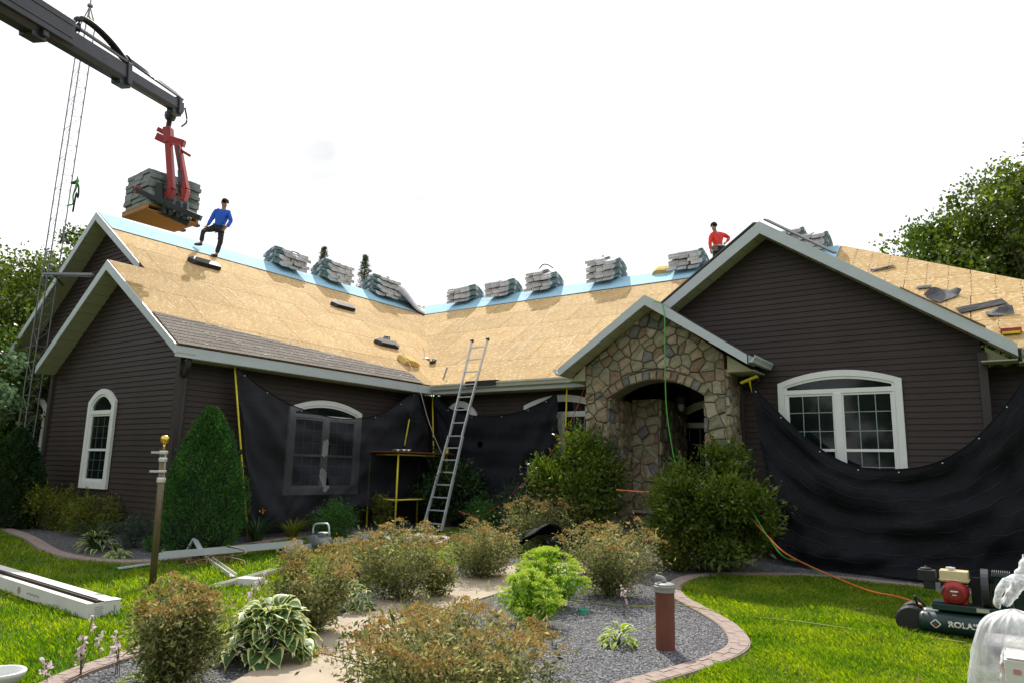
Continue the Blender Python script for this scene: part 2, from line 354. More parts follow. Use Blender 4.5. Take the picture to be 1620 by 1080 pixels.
# beds: gravel
bedR=[p[:2] for p in curbR[:62]]+[at(1200,905,2,.05)[:2],(-4.4,14.2),(-7.2,13.2)]+[p[:2] for p in offset(pathC,-.55)[::-1]][2:]
bedR=[p[:2] for p in offset(curbR,-.08)[:90]]+[(1.5,15.0),(-.4,15.2),(-7.2,14.6)]+[(p[0],p[1]) for p in offset(pathC,.45)[::-1]]
drape('gravel_bed',bedR,m_gravel,.014)
bedL=[p[:2] for p in offset(pathC,-.45)]+[(-8,15.2),(-13.2,15.2),(-13.2,9),(-22,9)]+[p[:2] for p in curbL]+[(-11.3,13.0),(-10.3,12.0),(-9.3,10.5)]+[tuple(G(560,960)[:2]),tuple(G(420,985)[:2])]+[p[:2] for p in curbF[::-1]]
bedL1=[(-23.5,9)]+[tuple(p[:2]) for p in offset(curbL,-.05)]+[(-7.4,13.5),(-7.4,15.2),(-13.2,15.2),(-13.2,9)]
drape('planting_bed',bedL1,m_gravel,.010)
lineF=[tuple(p[:2]) for p in offset(pathC,-1.25)][7:30]
bedF=[tuple(p[:2]) for p in curbF]+lineF+[(-7.4,13.4)]+[tuple(p[:2]) for p in offset(pathC,-.45)[::-1]][1:]+[(-5.3,3.0)]
drape('gravel_strip',bedF,m_gravel,.012)
# path in slabs with joints
pa,pb=offset(pathC,.56),offset(pathC,-.56)
pt=thing('garden_path','sand coloured concrete garden path curving between the shrubs','path',pathC[12]); tag(pt,kind='structure')
k=0
for w in (6,5,6,5,6,5,7):
    b=B(); e=min(k+w,len(pathC)-1)
    A_=[p.copy() for p in pa]; B_=[p.copy() for p in pb]
    for P in(A_,B_): P[e]=P[e]*.985+P[e-1]*.015
    ribbon_prism(b,A_,B_,-.05,.035,k,e); b.build('path_slab',m_conc,pt); k=e
    if k>=len(pathC)-1: break
# lawn polygons (where grass grows)
lawnR=[p[:2] for p in offset(curbR,.13)]+[(3,13),(3,0),(-1.2,4.5)]
lawnL=[(-24,8.6)]+[tuple(p[:2]) for p in offset(curbL,.13)]+[(-9.2,12.9)]+lineF[::-1]+[tuple(p[:2]) for p in offset(curbF,-.12)[::-1]]+[(-7,2),(-24,0)]
def inpoly(P,poly):
    x,y=P[:,0],P[:,1]; ins=np.zeros(len(P),bool); n=len(poly)
    for i in range(n):
        x1,y1=poly[i][:2]; x2,y2=poly[(i+1)%n][:2]
        c=((y1>y)!=(y2>y))&(x<(x2-x1)*(y-y1)/((y2-y1) or 1e-9)+x1); ins^=c
    return ins
def gv(x,y):
    s=np.clip((.7*(y-x)-9)/8,0,1); return .25*s*s*(3-2*s)
def inview(P,mg=40):
    D=np.column_stack([P[:,0],P[:,1],gv(P[:,0],P[:,1])])-CAM; Z=D@FWD; ok=Z>.5; Z=np.where(ok,Z,1)
    X=810+FPX*(D@RIGHT)/Z; Y=540-FPX*(D@UP)/Z
    return ok&(X>-mg)&(X<1620+mg)&(Y<1080+mg+60)
def grass(name,poly,N,kind='stuff'):
    P=np.array([p[:2] for p in poly],float); lo,hi=P.min(0),P.max(0); out=[]
    pts=rng.uniform(lo,hi,(N*3,2)); dist=np.hypot(pts[:,0],pts[:,1]); keep=rng.uniform(size=len(pts))<np.clip((7/dist)**1.6,.05,1)
    pts=pts[keep&inview(pts)]; pts=pts[inpoly(pts,poly)][:N]; n=len(pts)
    dist=np.hypot(pts[:,0],pts[:,1])[:,None]
    h=rng.uniform(.03,.075,(n,1))*(.75+.5*np.sin(pts[:,:1]*2.1+np.cos(pts[:,1:]*1.7)*2)**2); w=.004*np.clip(dist/6,1,3)
    base=np.column_stack([pts,gv(pts[:,0],pts[:,1])]); a=rng.uniform(0,2*math.pi,n); d=np.column_stack([np.cos(a),np.sin(a),0*a])
    s=np.column_stack([-np.sin(a),np.cos(a),0*a]); ln=rng.uniform(.1,1.0,(n,1))
    V=np.stack([base-s*w,base+s*w,base+d*h*ln*.35+[0,0,1]*h*.6+s*w*.8,base+d*h*ln+np.array([0,0,1])*h],1).reshape(-1,3)
    ix=np.arange(n)*4; F=np.concatenate([np.stack([ix,ix+1,ix+2],1),np.stack([ix,ix+2,ix+3],1)])
    npmesh(name,V,F,m_grass,kind=kind)
grass('grass',lawnR,230000); grass('grass',lawnL,210000)
m_straw=M('dry_clippings',(.30,.25,.10),.8,.2,9,island=.3,trans=.3)
for poly_,n_ in((lawnR,2600),(lawnL,2600)):
    P=np.array([p[:2] for p in poly_],float); lo,hi=P.min(0),P.max(0); pts=rng.uniform(lo,hi,(n_*12,2)); nn_=np.sin(pts[:,0]*1.9+1.3)*np.cos(pts[:,1]*1.4+.5)+.5*np.sin(pts[:,0]*4.1+pts[:,1]*3.3); dist=np.hypot(pts[:,0],pts[:,1])
    pts=pts[(nn_>.55)&(rng.uniform(size=len(pts))<np.clip((7/dist)**1.5,.05,1))&inview(pts)]; pts=pts[inpoly(pts,poly_)][:n_*2]
    leaves('dry_clippings',np.column_stack([pts,gv(pts[:,0],pts[:,1])+rng.uniform(.02,.055,len(pts))]),.06,m_straw,None,.12,kind='stuff')
# loose gravel stones
def gravel(poly,N,s0,s1,name='gravel'):
    P=np.array([p[:2] for p in poly],float); lo,hi=P.min(0),P.max(0); pts=rng.uniform(lo,hi,(N*4,2))
    dist=np.hypot(pts[:,0],pts[:,1]); keep=rng.uniform(size=len(pts))<np.clip((8/dist)**1.5,.05,1); pts=pts[keep&inview(pts)]; pts=pts[inpoly(pts,poly)][:N]; n=len(pts)
    s=rng.uniform(s0,s1,(n,1)); c=np.column_stack([pts,gv(pts[:,0],pts[:,1])+.018])
    base=np.array([[1,0,0],[-1,0,0],[0,1,0],[0,-1,0],[0,0,.8],[0,0,-.8]],float); V=[]
    a=rng.uniform(0,6.28,n); Rm=np.stack([np.stack([np.cos(a),-np.sin(a),0*a],1),np.stack([np.sin(a),np.cos(a),0*a],1),np.stack([0*a,0*a,0*a+1],1)],1)
    V=np.einsum('nij,kj->nki',Rm,base)*s[:,None,:]*rng.uniform(.6,1.3,(n,6,1))+c[:,None,:]
    T=np.array([(0,2,4),(2,1,4),(1,3,4),(3,0,4)]); F=(np.arange(n)[:,None,None]*6+T).reshape(-1,3)
    npmesh(name,V.reshape(-1,3),F,m_rock,kind='stuff')
gravel(bedR,60000,.006,.014); gravel(bedL1,22000,.008,.016); gravel(bedF,12000,.006,.014)
# ================================================================== HOUSE
house=thing('house','brown sided L shaped house with stone porch and stripped plywood roof','house',(-10,16,.1))
EX=.108
def lap_wall(o,s,n,poly,zmin=.3,name='wall',exp=EX):
    """o origin (s=0,z=0), s horizontal axis, n outward normal; poly in (s,z)"""
    o=np.array(o,float); s=np.array(s,float); n=np.array(n,float)
    P=lambda q,d:o+s*q[0]+np.array([0,0,q[1]])+n*d
    b=B(); b.add([P(q,0) for q in poly]+[P(q,-.12) for q in poly],[tuple(range(len(poly))),tuple(range(2*len(poly)-1,len(poly)-1,-1))]); w=b.build(name,m_sidingd,house)
    zt=max(q[1] for q in poly); z=min(q[1] for q in poly)
    s0,s1=min(q[0] for q in poly)-1,max(q[0] for q in poly)+1
    while z<zt-.02:
        q=cliprect(poly,s0,s1,z,min(z+exp,zt))
        if area(q)>.004:
            d=lambda p:.004+.017*(1-(p[1]-z)/exp)
            v=[P(p,d(p)) for p in q]; fs=[tuple(range(len(q)))]; bo=[i for i,p in enumerate(q) if abs(p[1]-z)<1e-6]
            if len(bo)>=2:
                i0=min(bo,key=lambda i:q[i][0]); i1=max(bo,key=lambda i:q[i][0]); k=len(v)
                v+=[P(q[i0],0),P(q[i1],0)]; fs.append((i0,k,k+1,i1))
            b=B(); b.add(v,fs); b.build('siding_plank',m_siding,w)
        z+=exp
    return w
zs=ZE-.22
# left bump gable wall (y=7.6)
lap_wall((0,7.6,0),(1,0,0),(0,-1,0),[(-18.38,.28),(-13.1,.28),(-13.1,3.98),(-15.64,5.69),(-18.38,3.64)])
# far gable wall (y=8.4)
lap_wall((0,8.4,0),(1,0,0),(0,-1,0),[(-22.3,.3),(-18.3,.3),(-18.3,3.4),(-15.6,5.72),(-18.30,7.50),(-22.3,4.35)])
# left wing long wall (x=-13.1)
lap_wall((-13.1,0,0),(0,1,0),(1,0,0),[(7.6,.28),(14.9,.28),(14.9,zs),(7.6,zs)])
# middle wall (y=14.9)
lap_wall((0,14.9,0),(1,0,0),(0,-1,0),[(-13.1,.28),(-7.5,.28),(-7.5,zs),(-13.1,zs)])
# right gable wall (y=14.45): strip right of porch, triangle above
lap_wall((0,14.45,0),(1,0,0),(0,-1,0),[(-4.72,.15),(-.41,.15),(-.41,3.86),(-4.72,3.86)])
lap_wall((0,14.45,0),(1,0,0),(0,-1,0),[(-7.4,3.861),(-.41,3.861),(-.41,4.02),(-3.89,6.41),(-7.4,4.0)])
lap_wall((0,14.9,0),(1,0,0),(0,-1,0),[(-.41,.15),(3.3,.15),(3.3,3.63),(-.41,3.63)])
# side/back walls (plain)
for c_,s__ in(((-.45,14.7,1.9),(.1,.45,3.6)),((-22.3,17,2),(.1,17,4)),((-7,25.5,2),(30,.1,4)),((3.3,20,2),(.1,10,3.7))):
    b=B(); b.box(c_,s__); b.build('wall',m_siding,house)
# corner trims & band boards
for c_,s__ in (((-13.07,7.57,1.95),(.13,.1,3.46)),((-18.36,7.57,1.92),(.13,.1,3.4)),((-.40,14.42,2.02),(.13,.1,3.6)),((-4.50,14.42,1.95),(.12,.08,3.5)),((-22.28,8.37,2.3),(.12,.1,4))):
    b=B(); b.box(c_,s__); b.build('corner_trim',m_trimb,house,bevel=.006)
# foundation
m_found=M('foundation_concrete',(.2,.19,.17),.9,.2,10,.4,40)
for c_,s__ in(((-15.74,8.35,.12),(5.3,1.5,.5)),((-13.5,11.5,.1),(.74,6.8,.45)),((-10.3,15.2,.1),(5.6,.5,.45)),((-2.5,14.9,.05),(4.2,.84,.3))):
    b=B(); b.box(c_,s__); b.build('foundation',m_found,house)
# ---- windows
m_munt=M('muntin',(.26,.32,.30),.5); m_muntd=M('muntin_dark',(.07,.085,.085),.5)
def awindow(o,s,n,c,w,z0,zsh,ztop,twin=True,rail=None):
    o=np.array(o,float); s=np.array(s,float); n=np.array(n,float)
    P=lambda a,z,d:o+s*a+np.array([0,0,z])+n*d
    win=B(); cw=.115; h=w/2; K=14
    def outline(ins,zb):
        hh=h-ins; top=ztop-ins; sh=zsh-ins*.55
        pts=[(c-hh,zb),(c-hh,sh)]+[(c-hh+2*hh*i/K, sh+(top-sh)*(1-(2*i/K-1)**2)) for i in range(1,K)]+[(c+hh,sh),(c+hh,zb)]
        return pts
    def ring(b,A,C,d0,d1):
        m=len(A); v=[P(*p,d1) for p in A]+[P(*p,d1) for p in C]+[P(*p,d0) for p in A]+[P(*p,d0) for p in C]; f=[]
        for i in range(m):
            j=(i+1)%m; f+=[(i,j,m+j,m+i),(i,2*m+i,2*m+j,j),(m+i,m+j,3*m+j,3*m+i)]
        b.add(v,f)
    ring(win,outline(0,z0),outline(cw,z0+cw),.0,.055)
    fr=win.build('window',m_white,house)
    b=B(); ring(b,outline(cw+.002,z0+cw+.002),outline(cw+.05,z0+cw+.05),.0,.04)
    rail=rail or zsh-.18
    b.beam(P(c-h+cw,rail,.02),P(c+h-cw,rail,.02),.05,.085,up=(0,0,1))
    if twin: b.beam(P(c,z0+cw,.02),P(c,rail-.04,.02),.07,.13,up=n if False else s)
    b.build('window_frame',m_white,fr,bevel=.004)
    us=[(c-h+cw+.05,c-.065),(c+.065,c+h-cw-.05)] if twin else [(c-h+cw+.05,c+h-cw-.05)]
    mu=B(); zb=z0+cw+.05; zt=rail-.045; zm=zb+(zt-zb)*.46; sash=B()
    for a0,a1 in us:
        for zz in(zm,): sash.beam(P(a0,zz,.018),P(a1,zz,.018),.03,.05)
        for e in(a0+.016,a1-.016): sash.beam(P(e,zb,.015),P(e,zt,.015),.03,.032,up=s)
        for e in(zb+.018,zt-.018): sash.beam(P(a0,e,.013),P(a1,e,.013),.03,.036)
        nc=3 if twin else 3
        for k in range(1,nc): x=a0+(a1-a0)*k/nc; mu.beam(P(x,zb,.008),P(x,zt,.008),.012,.014,up=s)
        for lo,hi in((zb,zm),(zm,zt)):
            for k in range(1,3): z=lo+(hi-lo)*k/3; mu.beam(P(a0,z,.006),P(a1,z,.006),.012,.014)
        pb=B(); pb.add([P(a0,zb,.0025),P(a1,zb,.0025),P(a1,zt,.0025),P(a0,zt,.0025)],[(0,1,2,3)]); pb.build('pane',m_glass,fr)
    mu.build('muntin',m_munt if twin else m_muntd,fr,kind='stuff'); sash.build('sash',m_white,fr)
    A=outline(cw+.04,rail)[:]; pb=B(); pb.add([P(*p,.003) for p in A],[tuple(range(len(A)))]); pb.build('pane',m_glass,fr,label='arched transom pane')
    # dark room behind the glass so the siding never shows
    pb=B(); A=outline(cw*.6,z0+cw*.6); A=[P(*p,.024) for p in A]; 
    return fr
# siding stands .021 proud, so windows are set on a mounting offset
def win_on(o,n,*a,**k): return awindow(np.array(o,float)+np.array(n,float)*.022,k.pop('s'),n,*a,**k)
win_on((0,14.45,0),(0,-1,0),-2.70,2.14,1.12,3.45,3.66,s=(1,0,0),rail=3.27)
win_on((0,7.6,0),(0,-1,0),-15.88,1.14,1.12,2.92,3.2,False,s=(1,0,0),rail=2.70)
win_on((0,8.4,0),(0,-1,0),-21.0,1.14,1.25,3.02,3.3,False,s=(1,0,0),rail=2.8)
win_on((-13.1,0,0),(1,0,0),11.22,2.12,1.05,2.95,3.17,s=(0,1,0),rail=2.78)
win_on((0,14.9,0),(0,-1,0),-12.05,1.1,1.12,3.13,3.46,False,s=(1,0,0),rail=2.9)
win_on((0,14.9,0),(0,-1,0),-8.95,2.14,1.12,3.27,3.50,s=(1,0,0),rail=3.05)
win_on((0,14.9,0),(0,-1,0),.95,1.3,1.12,3.1,3.4,False,s=(1,0,0),rail=2.9)
# ---- roof
roof=None
def plane_part(name,poly3,mat,thick=.05,parent=None,n=None):
    b=B(); P=[np.array(p,float) for p in poly3]
    if n is None: n=np.cross(P[1]-P[0],P[2]-P[0]); n/=np.linalg.norm(n)
    if n[2]<0: n=-n
    b.prism(P,-n*thick); return b.build(name,mat,parent or house)
def z_l(x): return ZE+PT*(-12.65-x)
def z_m(y): return ZE+PT*(y-14.38)
m_osbs=[]
def osb(name,seed):
    m=bpy.data.materials.new(name); m.use_nodes=True; t=m.node_tree; n=t.nodes; K=t.links.new; b=n['Principled BSDF']; b.inputs['Roughness'].default_value=.85; b.inputs['Specular IOR Level'].default_value=.08
    tc=n.new('ShaderNodeTexCoord'); src=None; cols=[]
    nz=n.new('ShaderNodeTexNoise'); nz.inputs['Scale'].default_value=1.4; nz.inputs['Detail'].default_value=4; K(tc.outputs['Object'],nz.inputs[0])
    base=n.new('ShaderNodeValToRGB'); base.color_ramp.elements[0].position=.3; base.color_ramp.elements[1].position=.72
    base.color_ramp.elements[0].color=(.43,.285,.125,1); base.color_ramp.elements[1].color=(.55,.39,.19,1); K(nz.outputs[0],base.inputs[0]); cur=base.outputs[0]
    for i,(rz,sc,f,thr,colr) in enumerate((((0.3,.2,.5),(14,38,30),1,.5,(.60,.45,.25)),((-.5,.3,1.4),(36,15,27),1,.5,(.36,.22,.095)),((.8,-.4,2.3),(20,48,20),1,.5,(.74,.60,.38)))):
        mp=n.new('ShaderNodeMapping'); mp.inputs['Rotation'].default_value=rz; mp.inputs['Scale'].default_value=sc; mp.inputs['Location'].default_value=(seed,i*3,0); K(tc.outputs['Object'],mp.inputs[0])
        v=n.new('ShaderNodeTexVoronoi'); v.inputs['Scale'].default_value=.9; K(mp.outputs[0],v.inputs[0])
        s=n.new('ShaderNodeSeparateColor'); K(v.outputs['Color'],s.inputs[0])
        r=n.new('ShaderNodeMapRange'); r.inputs[1].default_value=(.68,.72,.90)[i]; r.inputs[2].default_value=(.72,.76,.93)[i]; r.inputs[4].default_value=(.45,.40,.8)[i]; K(s.outputs[0],r.inputs[0])
        mxx=n.new('ShaderNodeMixRGB'); K(r.outputs[0],mxx.inputs[0]); K(cur,mxx.inputs[1]); mxx.inputs[2].default_value=(*colr,1); cur=mxx.outputs[0]
    ns=n.new('ShaderNodeTexNoise'); ns.inputs['Scale'].default_value=2.6; ns.inputs['Detail'].default_value=8; ns.inputs['Roughness'].default_value=.7; K(tc.outputs['Object'],ns.inputs[0])
    rs=n.new('ShaderNodeMapRange'); rs.inputs[1].default_value=.56; rs.inputs[2].default_value=.74; rs.inputs[4].default_value=.5; K(ns.outputs[0],rs.inputs[0])
    ms_=n.new('ShaderNodeMixRGB'); K(rs.outputs[0],ms_.inputs[0]); K(cur,ms_.inputs[1]); ms_.inputs[2].default_value=(.30,.19,.09,1); cur=ms_.outputs[0]
    K(cur,b.inputs['Base Color']); return objrand(m,.09)
m_osb=osb('oriented_strand_board',0.)
def sheathing(roofpart,O,s,t,poly,off,pw=2.44,ph=1.22,gap=.006,shift=0):
    O=np.array(O,float); s=np.array(s,float); t=np.array(t,float); n=np.cross(s,t); n/=np.linalg.norm(n); 
    if n[2]<0: n=-n
    lo=[min(p[i] for p in poly) for i in(0,1)]; hi=[max(p[i] for p in poly) for i in(0,1)]; r=0; v=lo[1]
    while v<hi[1]:
        u=lo[0]-(pw/2 if r%2 else 0)-shift
        while u<hi[0]:
            q=cliprect(poly,u+gap,u+pw-gap,v+gap,v+ph-gap)
            if area(q)>.02:
                # drop duplicates
                qq=[]; 
                for p in q:
                    if not qq or abs(p[0]-qq[-1][0])+abs(p[1]-qq[-1][1])>1e-5: qq.append(p)
                lift=off+random.uniform(0,.002); b=B(); b.prism([O+s*p[0]+t*p[1]+n*lift for p in qq],-n*.012); b.build('sheathing_panel',m_osb,roofpart)
            u+=pw
        v+=ph; r+=1
CS=math.sqrt(1+PT*PT)
# left wing right slope
R1=plane_part('roof',[(-12.65,7.2,ZE-.02),(-12.65,14.38,ZE-.02),(XR,19.98,ZR-.02),(XR,8.0,ZR-.02),(-15.64,8.0,z_l(-15.64)-.02),(-15.64,7.2,z_l(-15.64)-.02)],m_deck,.06,n=np.array([PT,0,1])/CS)
R1['label']='left wing roof slope of bare plywood with a strip of old shingles'
tl=np.array([-1,0,PT])/CS
sheathing(R1,(-12.65,0,ZE),(0,1,0),tl,[(7.2,0),(14.38,0),(19.98,5.6*CS),(8.0,5.6*CS),(8.0,2.99*CS),(7.2,2.99*CS)],0.0)
# main front slope
R2=plane_part('roof',[(-12.65,14.38,ZE-.02),(-7.9,14.38,ZE-.02),(-7.9,14.7,z_m(14.7)-.02),(-.1,14.7,z_m(14.7)-.02),(-.1,14.38,ZE-.02),(3.25,14.38,ZE-.02),(-3.4,19.98,ZR-.02),(XR,19.98,ZR-.02)],m_deck,.06,n=np.array([0,-PT,1])/CS)
R2['label']='main front roof slope of bare plywood'
tm=np.array([0,1,PT])/CS
sheathing(R2,(0,14.38,ZE),(1,0,0),tm,[(-12.65,0),(-7.9,0),(-7.9,.32*CS),(-.1,.32*CS),(-.1,0),(3.25,0),(-3.4,5.6*CS),(XR,5.6*CS)],0.0,shift=.6)
# back slopes
plane_part('roof',[(XR,8.0,ZR),(XR,24,ZR),(-22.4,24,4.43),(-22.4,8.0,4.43)],m_shingled,.1)
plane_part('roof',[(XR,19.99,ZR),(-3.4,19.99,ZR),(-1,25.8,3.7),(-21,25.8,3.7)],m_shingled,.1)
plane_part('roof',[(-3.4,19.98,ZR-.01),(3.25,14.38,ZE-.01),(4.5,25.8,3.7)],m_shingled,.1)
# bump gable left slope
plane_part('roof',[(-15.64,7.2,5.90),(-15.64,8.4,5.90),(-18.40,8.4,3.80),(-18.40,7.2,3.80)],m_shingled,.05)
# right gable roof
ga=(-3.89,6.66)
plane_part('roof',[(ga[0],14.02,ga[1]),(ga[0],18.5,ga[1]),(.10,14.5,3.87),(.10,14.02,3.87)],m_shingled,.06)
plane_part('roof',[(ga[0],14.02,ga[1]),(ga[0],18.5,ga[1]),(-7.88,14.5,3.87),(-7.88,14.02,3.87)],m_shingled,.06)
# porch roof
pa_=(-6.0,5.24)
plane_part('roof',[(pa_[0],13.2,pa_[1]),(pa_[0],16.4,pa_[1]),(-3.98,14.4,3.86),(-3.98,13.2,3.86)],m_shingled,.06)
plane_part('roof',[(pa_[0],13.2,pa_[1]),(pa_[0],16.4,pa_[1]),(-8.02,14.45,3.86),(-8.02,13.2,3.86)],m_shingled,.06)
# rakes: fascia boards + sloping soffit
def rake(y,y2,apex,tip,w,label=None,plumb=True):
    a=np.array([apex[0],y,apex[1]]); t=np.array([tip[0],y,tip[1]]); d=t-a; d/=np.linalg.norm(d); nrm=np.array([d[2],0,-d[0]]); 
    if nrm[2]>0: nrm=-nrm
    wv=w/abs(nrm[2]); dn=np.array([0,0,-wv])
    b=B(); b.prism([a,t,t+nrm*w*1.0 if not plumb else t+dn*.82,a+dn],np.array([0,-.03,0])); b.build('fascia',m_fascia,house,label=label)
    b=B(); e=.035; p=[a+dn*.96,t+dn*.78,t+dn*.78+[0,y2-y,0],a+dn*.96+[0,y2-y,0]]; b.prism(p,(0,0,.02)); b.build('soffit',m_soffit,house)
    # soffit grooves
    b=B(); L=np.linalg.norm(t-a); k=.15
    while k<L: c=a+dn*.96+(t-a)*k/L; c[2]=(a+dn*.96)[2]+((t+dn*.78)[2]-(a+dn*.96)[2])*k/L; b.beam(c+[0,.005,-.003],c+[0,y2-y-.01,-.003],.008,.006); k+=.3
    b.build('soffit_groove',M('soffit_groove',(.2,.19,.13),.8),house,kind='stuff')
rake(7.2,7.6,(-15.64,5.90),(-12.64,ZE+.0),.175); rake(7.2,7.6,(-15.64,5.90),(-18.40,3.80),.175)
rake(8.0,8.4,(XR,ZR+.02),(-15.9,6.08),.175); rake(8.0,8.4,(XR,ZR+.02),(-22.4,4.45),.175)
rake(14.02,14.44,ga,(.10,3.87),.205); rake(14.02,14.44,ga,(-7.88,3.87),.205)
rake(13.2,13.66,pa_,(-3.98,3.87),.175); rake(13.2,13.66,pa_,(-8.02,3.87),.175)
# eave fascias, soffits, gutters
b=B(); b.box((-12.66,10.8,ZE-.13),(.03,7.2,.2)); b.build('fascia',m_fascia,house)
for c_,s__ in(((-12.88,11.0,zs-.012),(.42,6.8,.02)),((-10.1,14.64,zs-.012),(5.1,.5,.02)),((1.7,14.64,zs-.012),(3.2,.5,.02)),((-.16,14.24,zs-.013),(.5,.42,.02)),((-4.24,13.98,3.64),(.5,.7,.02)),((-7.8,13.98,3.64),(.4,.7,.02))):
    b=B(); b.box(c_,s__); b.build('soffit',m_soffit,house)
for t3 in([(-.35,14.44,3.64),(.05,14.44,3.64),(-.35,14.44,3.92)],[(-4.5,13.64,3.64),(-4.02,13.64,3.64),(-4.5,13.64,3.96)],[(-7.62,13.64,3.64),(-7.98,13.64,3.64),(-7.62,13.64,3.96)]):
    b=B(); b.prism(t3,(0,.02,0)); b.build('eave_return',m_soffit,house)
def gutter(p,q,outw,mat=m_gutter,h=.13,d=.12):
    p=np.array(p,float); q=np.array(q,float); o_=np.array(outw,float); pr=[(0,-h),(d*.62,-h),(d*.8,-h*.55),(d,-h*.3),(d,0),(d-.012,0),(d-.012,-h*.25),(.01,-h*.85),(.01,0),(0,0)]
    b=B(); b.prism([p+o_*a+np.array([0,0,c]) for a,c in pr],q-p); return b.build('gutter',mat,house)
for xc_,w__ in((-10.3,4.66),(1.7,3.1)):
    b=B(); b.box((xc_,14.40,ZE-.13),(w__,.03,.2)); b.build('fascia',m_fascia,house)
gutter((-12.62,14.37,ZE-.005),(-8.0,14.37,ZE-.005),(0,-1,0)); gutter((.16,14.37,ZE-.005),(3.2,14.37,ZE-.005),(0,-1,0),m_fascia)
gutter((-3.96,13.2,ZE+.01),(-3.96,14.4,ZE+.01),(1,0,0),m_fascia); gutter((-8.04,13.2,ZE+.01),(-8.04,14.3,ZE+.01),(-1,0,0),m_fascia)
# downspout at the left corner
ds=polyline([(-12.78,7.55,3.62),(-12.80,7.56,3.48),(-12.96,7.62,3.34),(-13.03,7.66,3.2),(-13.03,7.66,1.8),(-13.03,7.66,.35)],22)
b=B(); b.tube(ds,.055,10); b.build('downspout',m_trimb,house,smooth=True)
b=B(); b.tube(polyline([(-4.1,14.2,3.62),(-4.12,14.25,3.5),(-4.35,14.36,3.4),(-4.55,14.38,3.25),(-4.55,14.38,.3)],14),.04,8); b.build('downspout',m_trimb,house,smooth=True)
# drip edge / felt tongue on the rakes
b=B(); b.prism([(-3.80,13.98,6.66),(-3.80,14.3,6.75),(-2.55,14.3,5.86),(-2.55,13.98,5.77)],(0,0,.035)); b.build('felt_strip',m_felt,house)
b=B(); b.prism([(-4.0,13.98,6.63),(-4.0,14.3,6.72),(-6.2,14.3,5.20),(-6.2,13.98,5.08)],(0,0,.03)); b.build('felt_strip',m_felt,house)
b=B(); b.prism([(-.3,13.97,4.17),(-.3,14.1,4.17),(-1.5,14.1,4.99),(-1.5,13.97,4.99)],(0,0,.02)); b.build('drip_board',m_wood,house)
# old shingle strip on the left eave
shp=[(7.22,0),(14.0,0),(13.9,.55),(10,.95),(7.22,1.28)]
r=0; v=0.
while v<1.3:
    u=7.22-(.5 if r%2 else 0)-random.uniform(0,.2)
    while u<14.1:
        q=cliprect(shp,u+.004,u+.996,v,v+.148)
        if area(q)>.01:
            n=np.array([PT,0,1])/CS; b=B(); lift=lambda p:.020+.006*(1-(p[1]-v)/.148)
            top=[np.array([-12.65,0,ZE])+np.array([0,1,0])*p[0]+tl*(p[1]-.02)+n*(lift(p)+.004) for p in q]
            b.prism(top,-n*.007); b.build('shingle',m_shingle,R1)
        u+=1.0
    v+=.14; r+=1
b=B()
for k in range(150):
    y=random.uniform(7.4,13.7); lim=1.28-(y-7.2)*.11; t=random.uniform(.1,lim+.05) if k%3 else lim+random.uniform(-.1,.08); P0=np.array([-12.65,y,ZE])+tl*t+np.array([PT,0,1])/CS*.032; l=random.uniform(.03,.12); b.beam(P0,P0+np.array([0,l,0])+tl*random.uniform(-.04,.04),random.uniform(.008,.022),.003,up=(PT,0,1))
b.build('torn_paper_flake',M('torn_paper',(.50,.46,.40),.9,.2,20),R1,kind='stuff')
# blue underlayment over both ridges
def sheet(name,pts,mat,parent,n,th=.006):
    b=B(); n=np.array(n,float); n/=np.linalg.norm(n); P=[np.array(p,float)+n*(th+.012) for p in pts]; b.prism(P,-n*th); return b.build(name,mat,parent)
UW=.95; nl=(PT,0,1); nm=(0,-PT,1)
ux=UW/CS
for y0,y1 in((8.02,11.8),(11.76,15.5),(15.46,18.8)):
    dz=.004 if y0<9 else (.008 if y0<13 else .012)
    sheet('underlayment',[(XR,y0,ZR+dz),(XR,y1,ZR+dz),(XR+ux,min(y1,19),ZR-PT*ux+dz),(XR+ux,y0,ZR-PT*ux+dz)],m_under,R1,nl)
x0=XR+.15
for i,x1 in enumerate((-14.6,-11,-7.6,-3.45)):
    dz=.004*(i+1); xa=x0-.04 if i else x0+ux-.1
    sheet('underlayment',[(x0-.04,YR,ZR+dz),(x1,YR,ZR+dz),(x1-.0,YR-ux,ZR-PT*ux+dz),(xa+.0,YR-ux,ZR-PT*ux+dz)],m_under,R2,nm); x0=x1
# ridge cap flap on the far side (overlap down the back)
b=B(); b.prism([(XR,8.02,ZR+.02),(XR,19.9,ZR+.02),(XR-.5,19.9,ZR-.30),(XR-.5,8.02,ZR-.36)],(0,0,.006)); b.prism([(XR,YR,ZR+.02),(-3.5,YR,ZR+.02),(-3.5,YR+.5,ZR-.30),(XR,YR+.5,ZR-.30)],(0,0,.006)); b.build('underlayment_flap',m_under,house)
# faint print marks on the underlayment: small dashes in groups
b=B()
for k in range(26):
    y=8.4+k*.29
    for j,(t,l) in enumerate(((.32,.10),(.36,.07),(.62,.11))):
        if (k+j)%3==0: 
            for q in range(4): 
                c=np.array([XR,y+q*.045,ZR])-tl*(t+.02*(q%2))+np.array(nl)/CS*.0345; b.box(c,(.012,.028,.001),ax=[-tl,np.array([0,1.,0]),np.array(nl)/CS])
b.build('print_mark',m_print,R1,kind='stuff')
b=B()
for k in range(44):
    x=-17+k*.3
    for j,t in enumerate((.32,.6)):
        if (k+j)%3==0:
            for q in range(4):
                c=np.array([x+q*.045,YR,ZR])-tm*(t+.02*(q%2))+np.array(nm)/CS*.044; b.box(c,(.028,.012,.001),ax=[np.array([1.,0,0]),tm,np.array(nm)/CS])
b.build('print_mark',m_print,R2,kind='stuff')
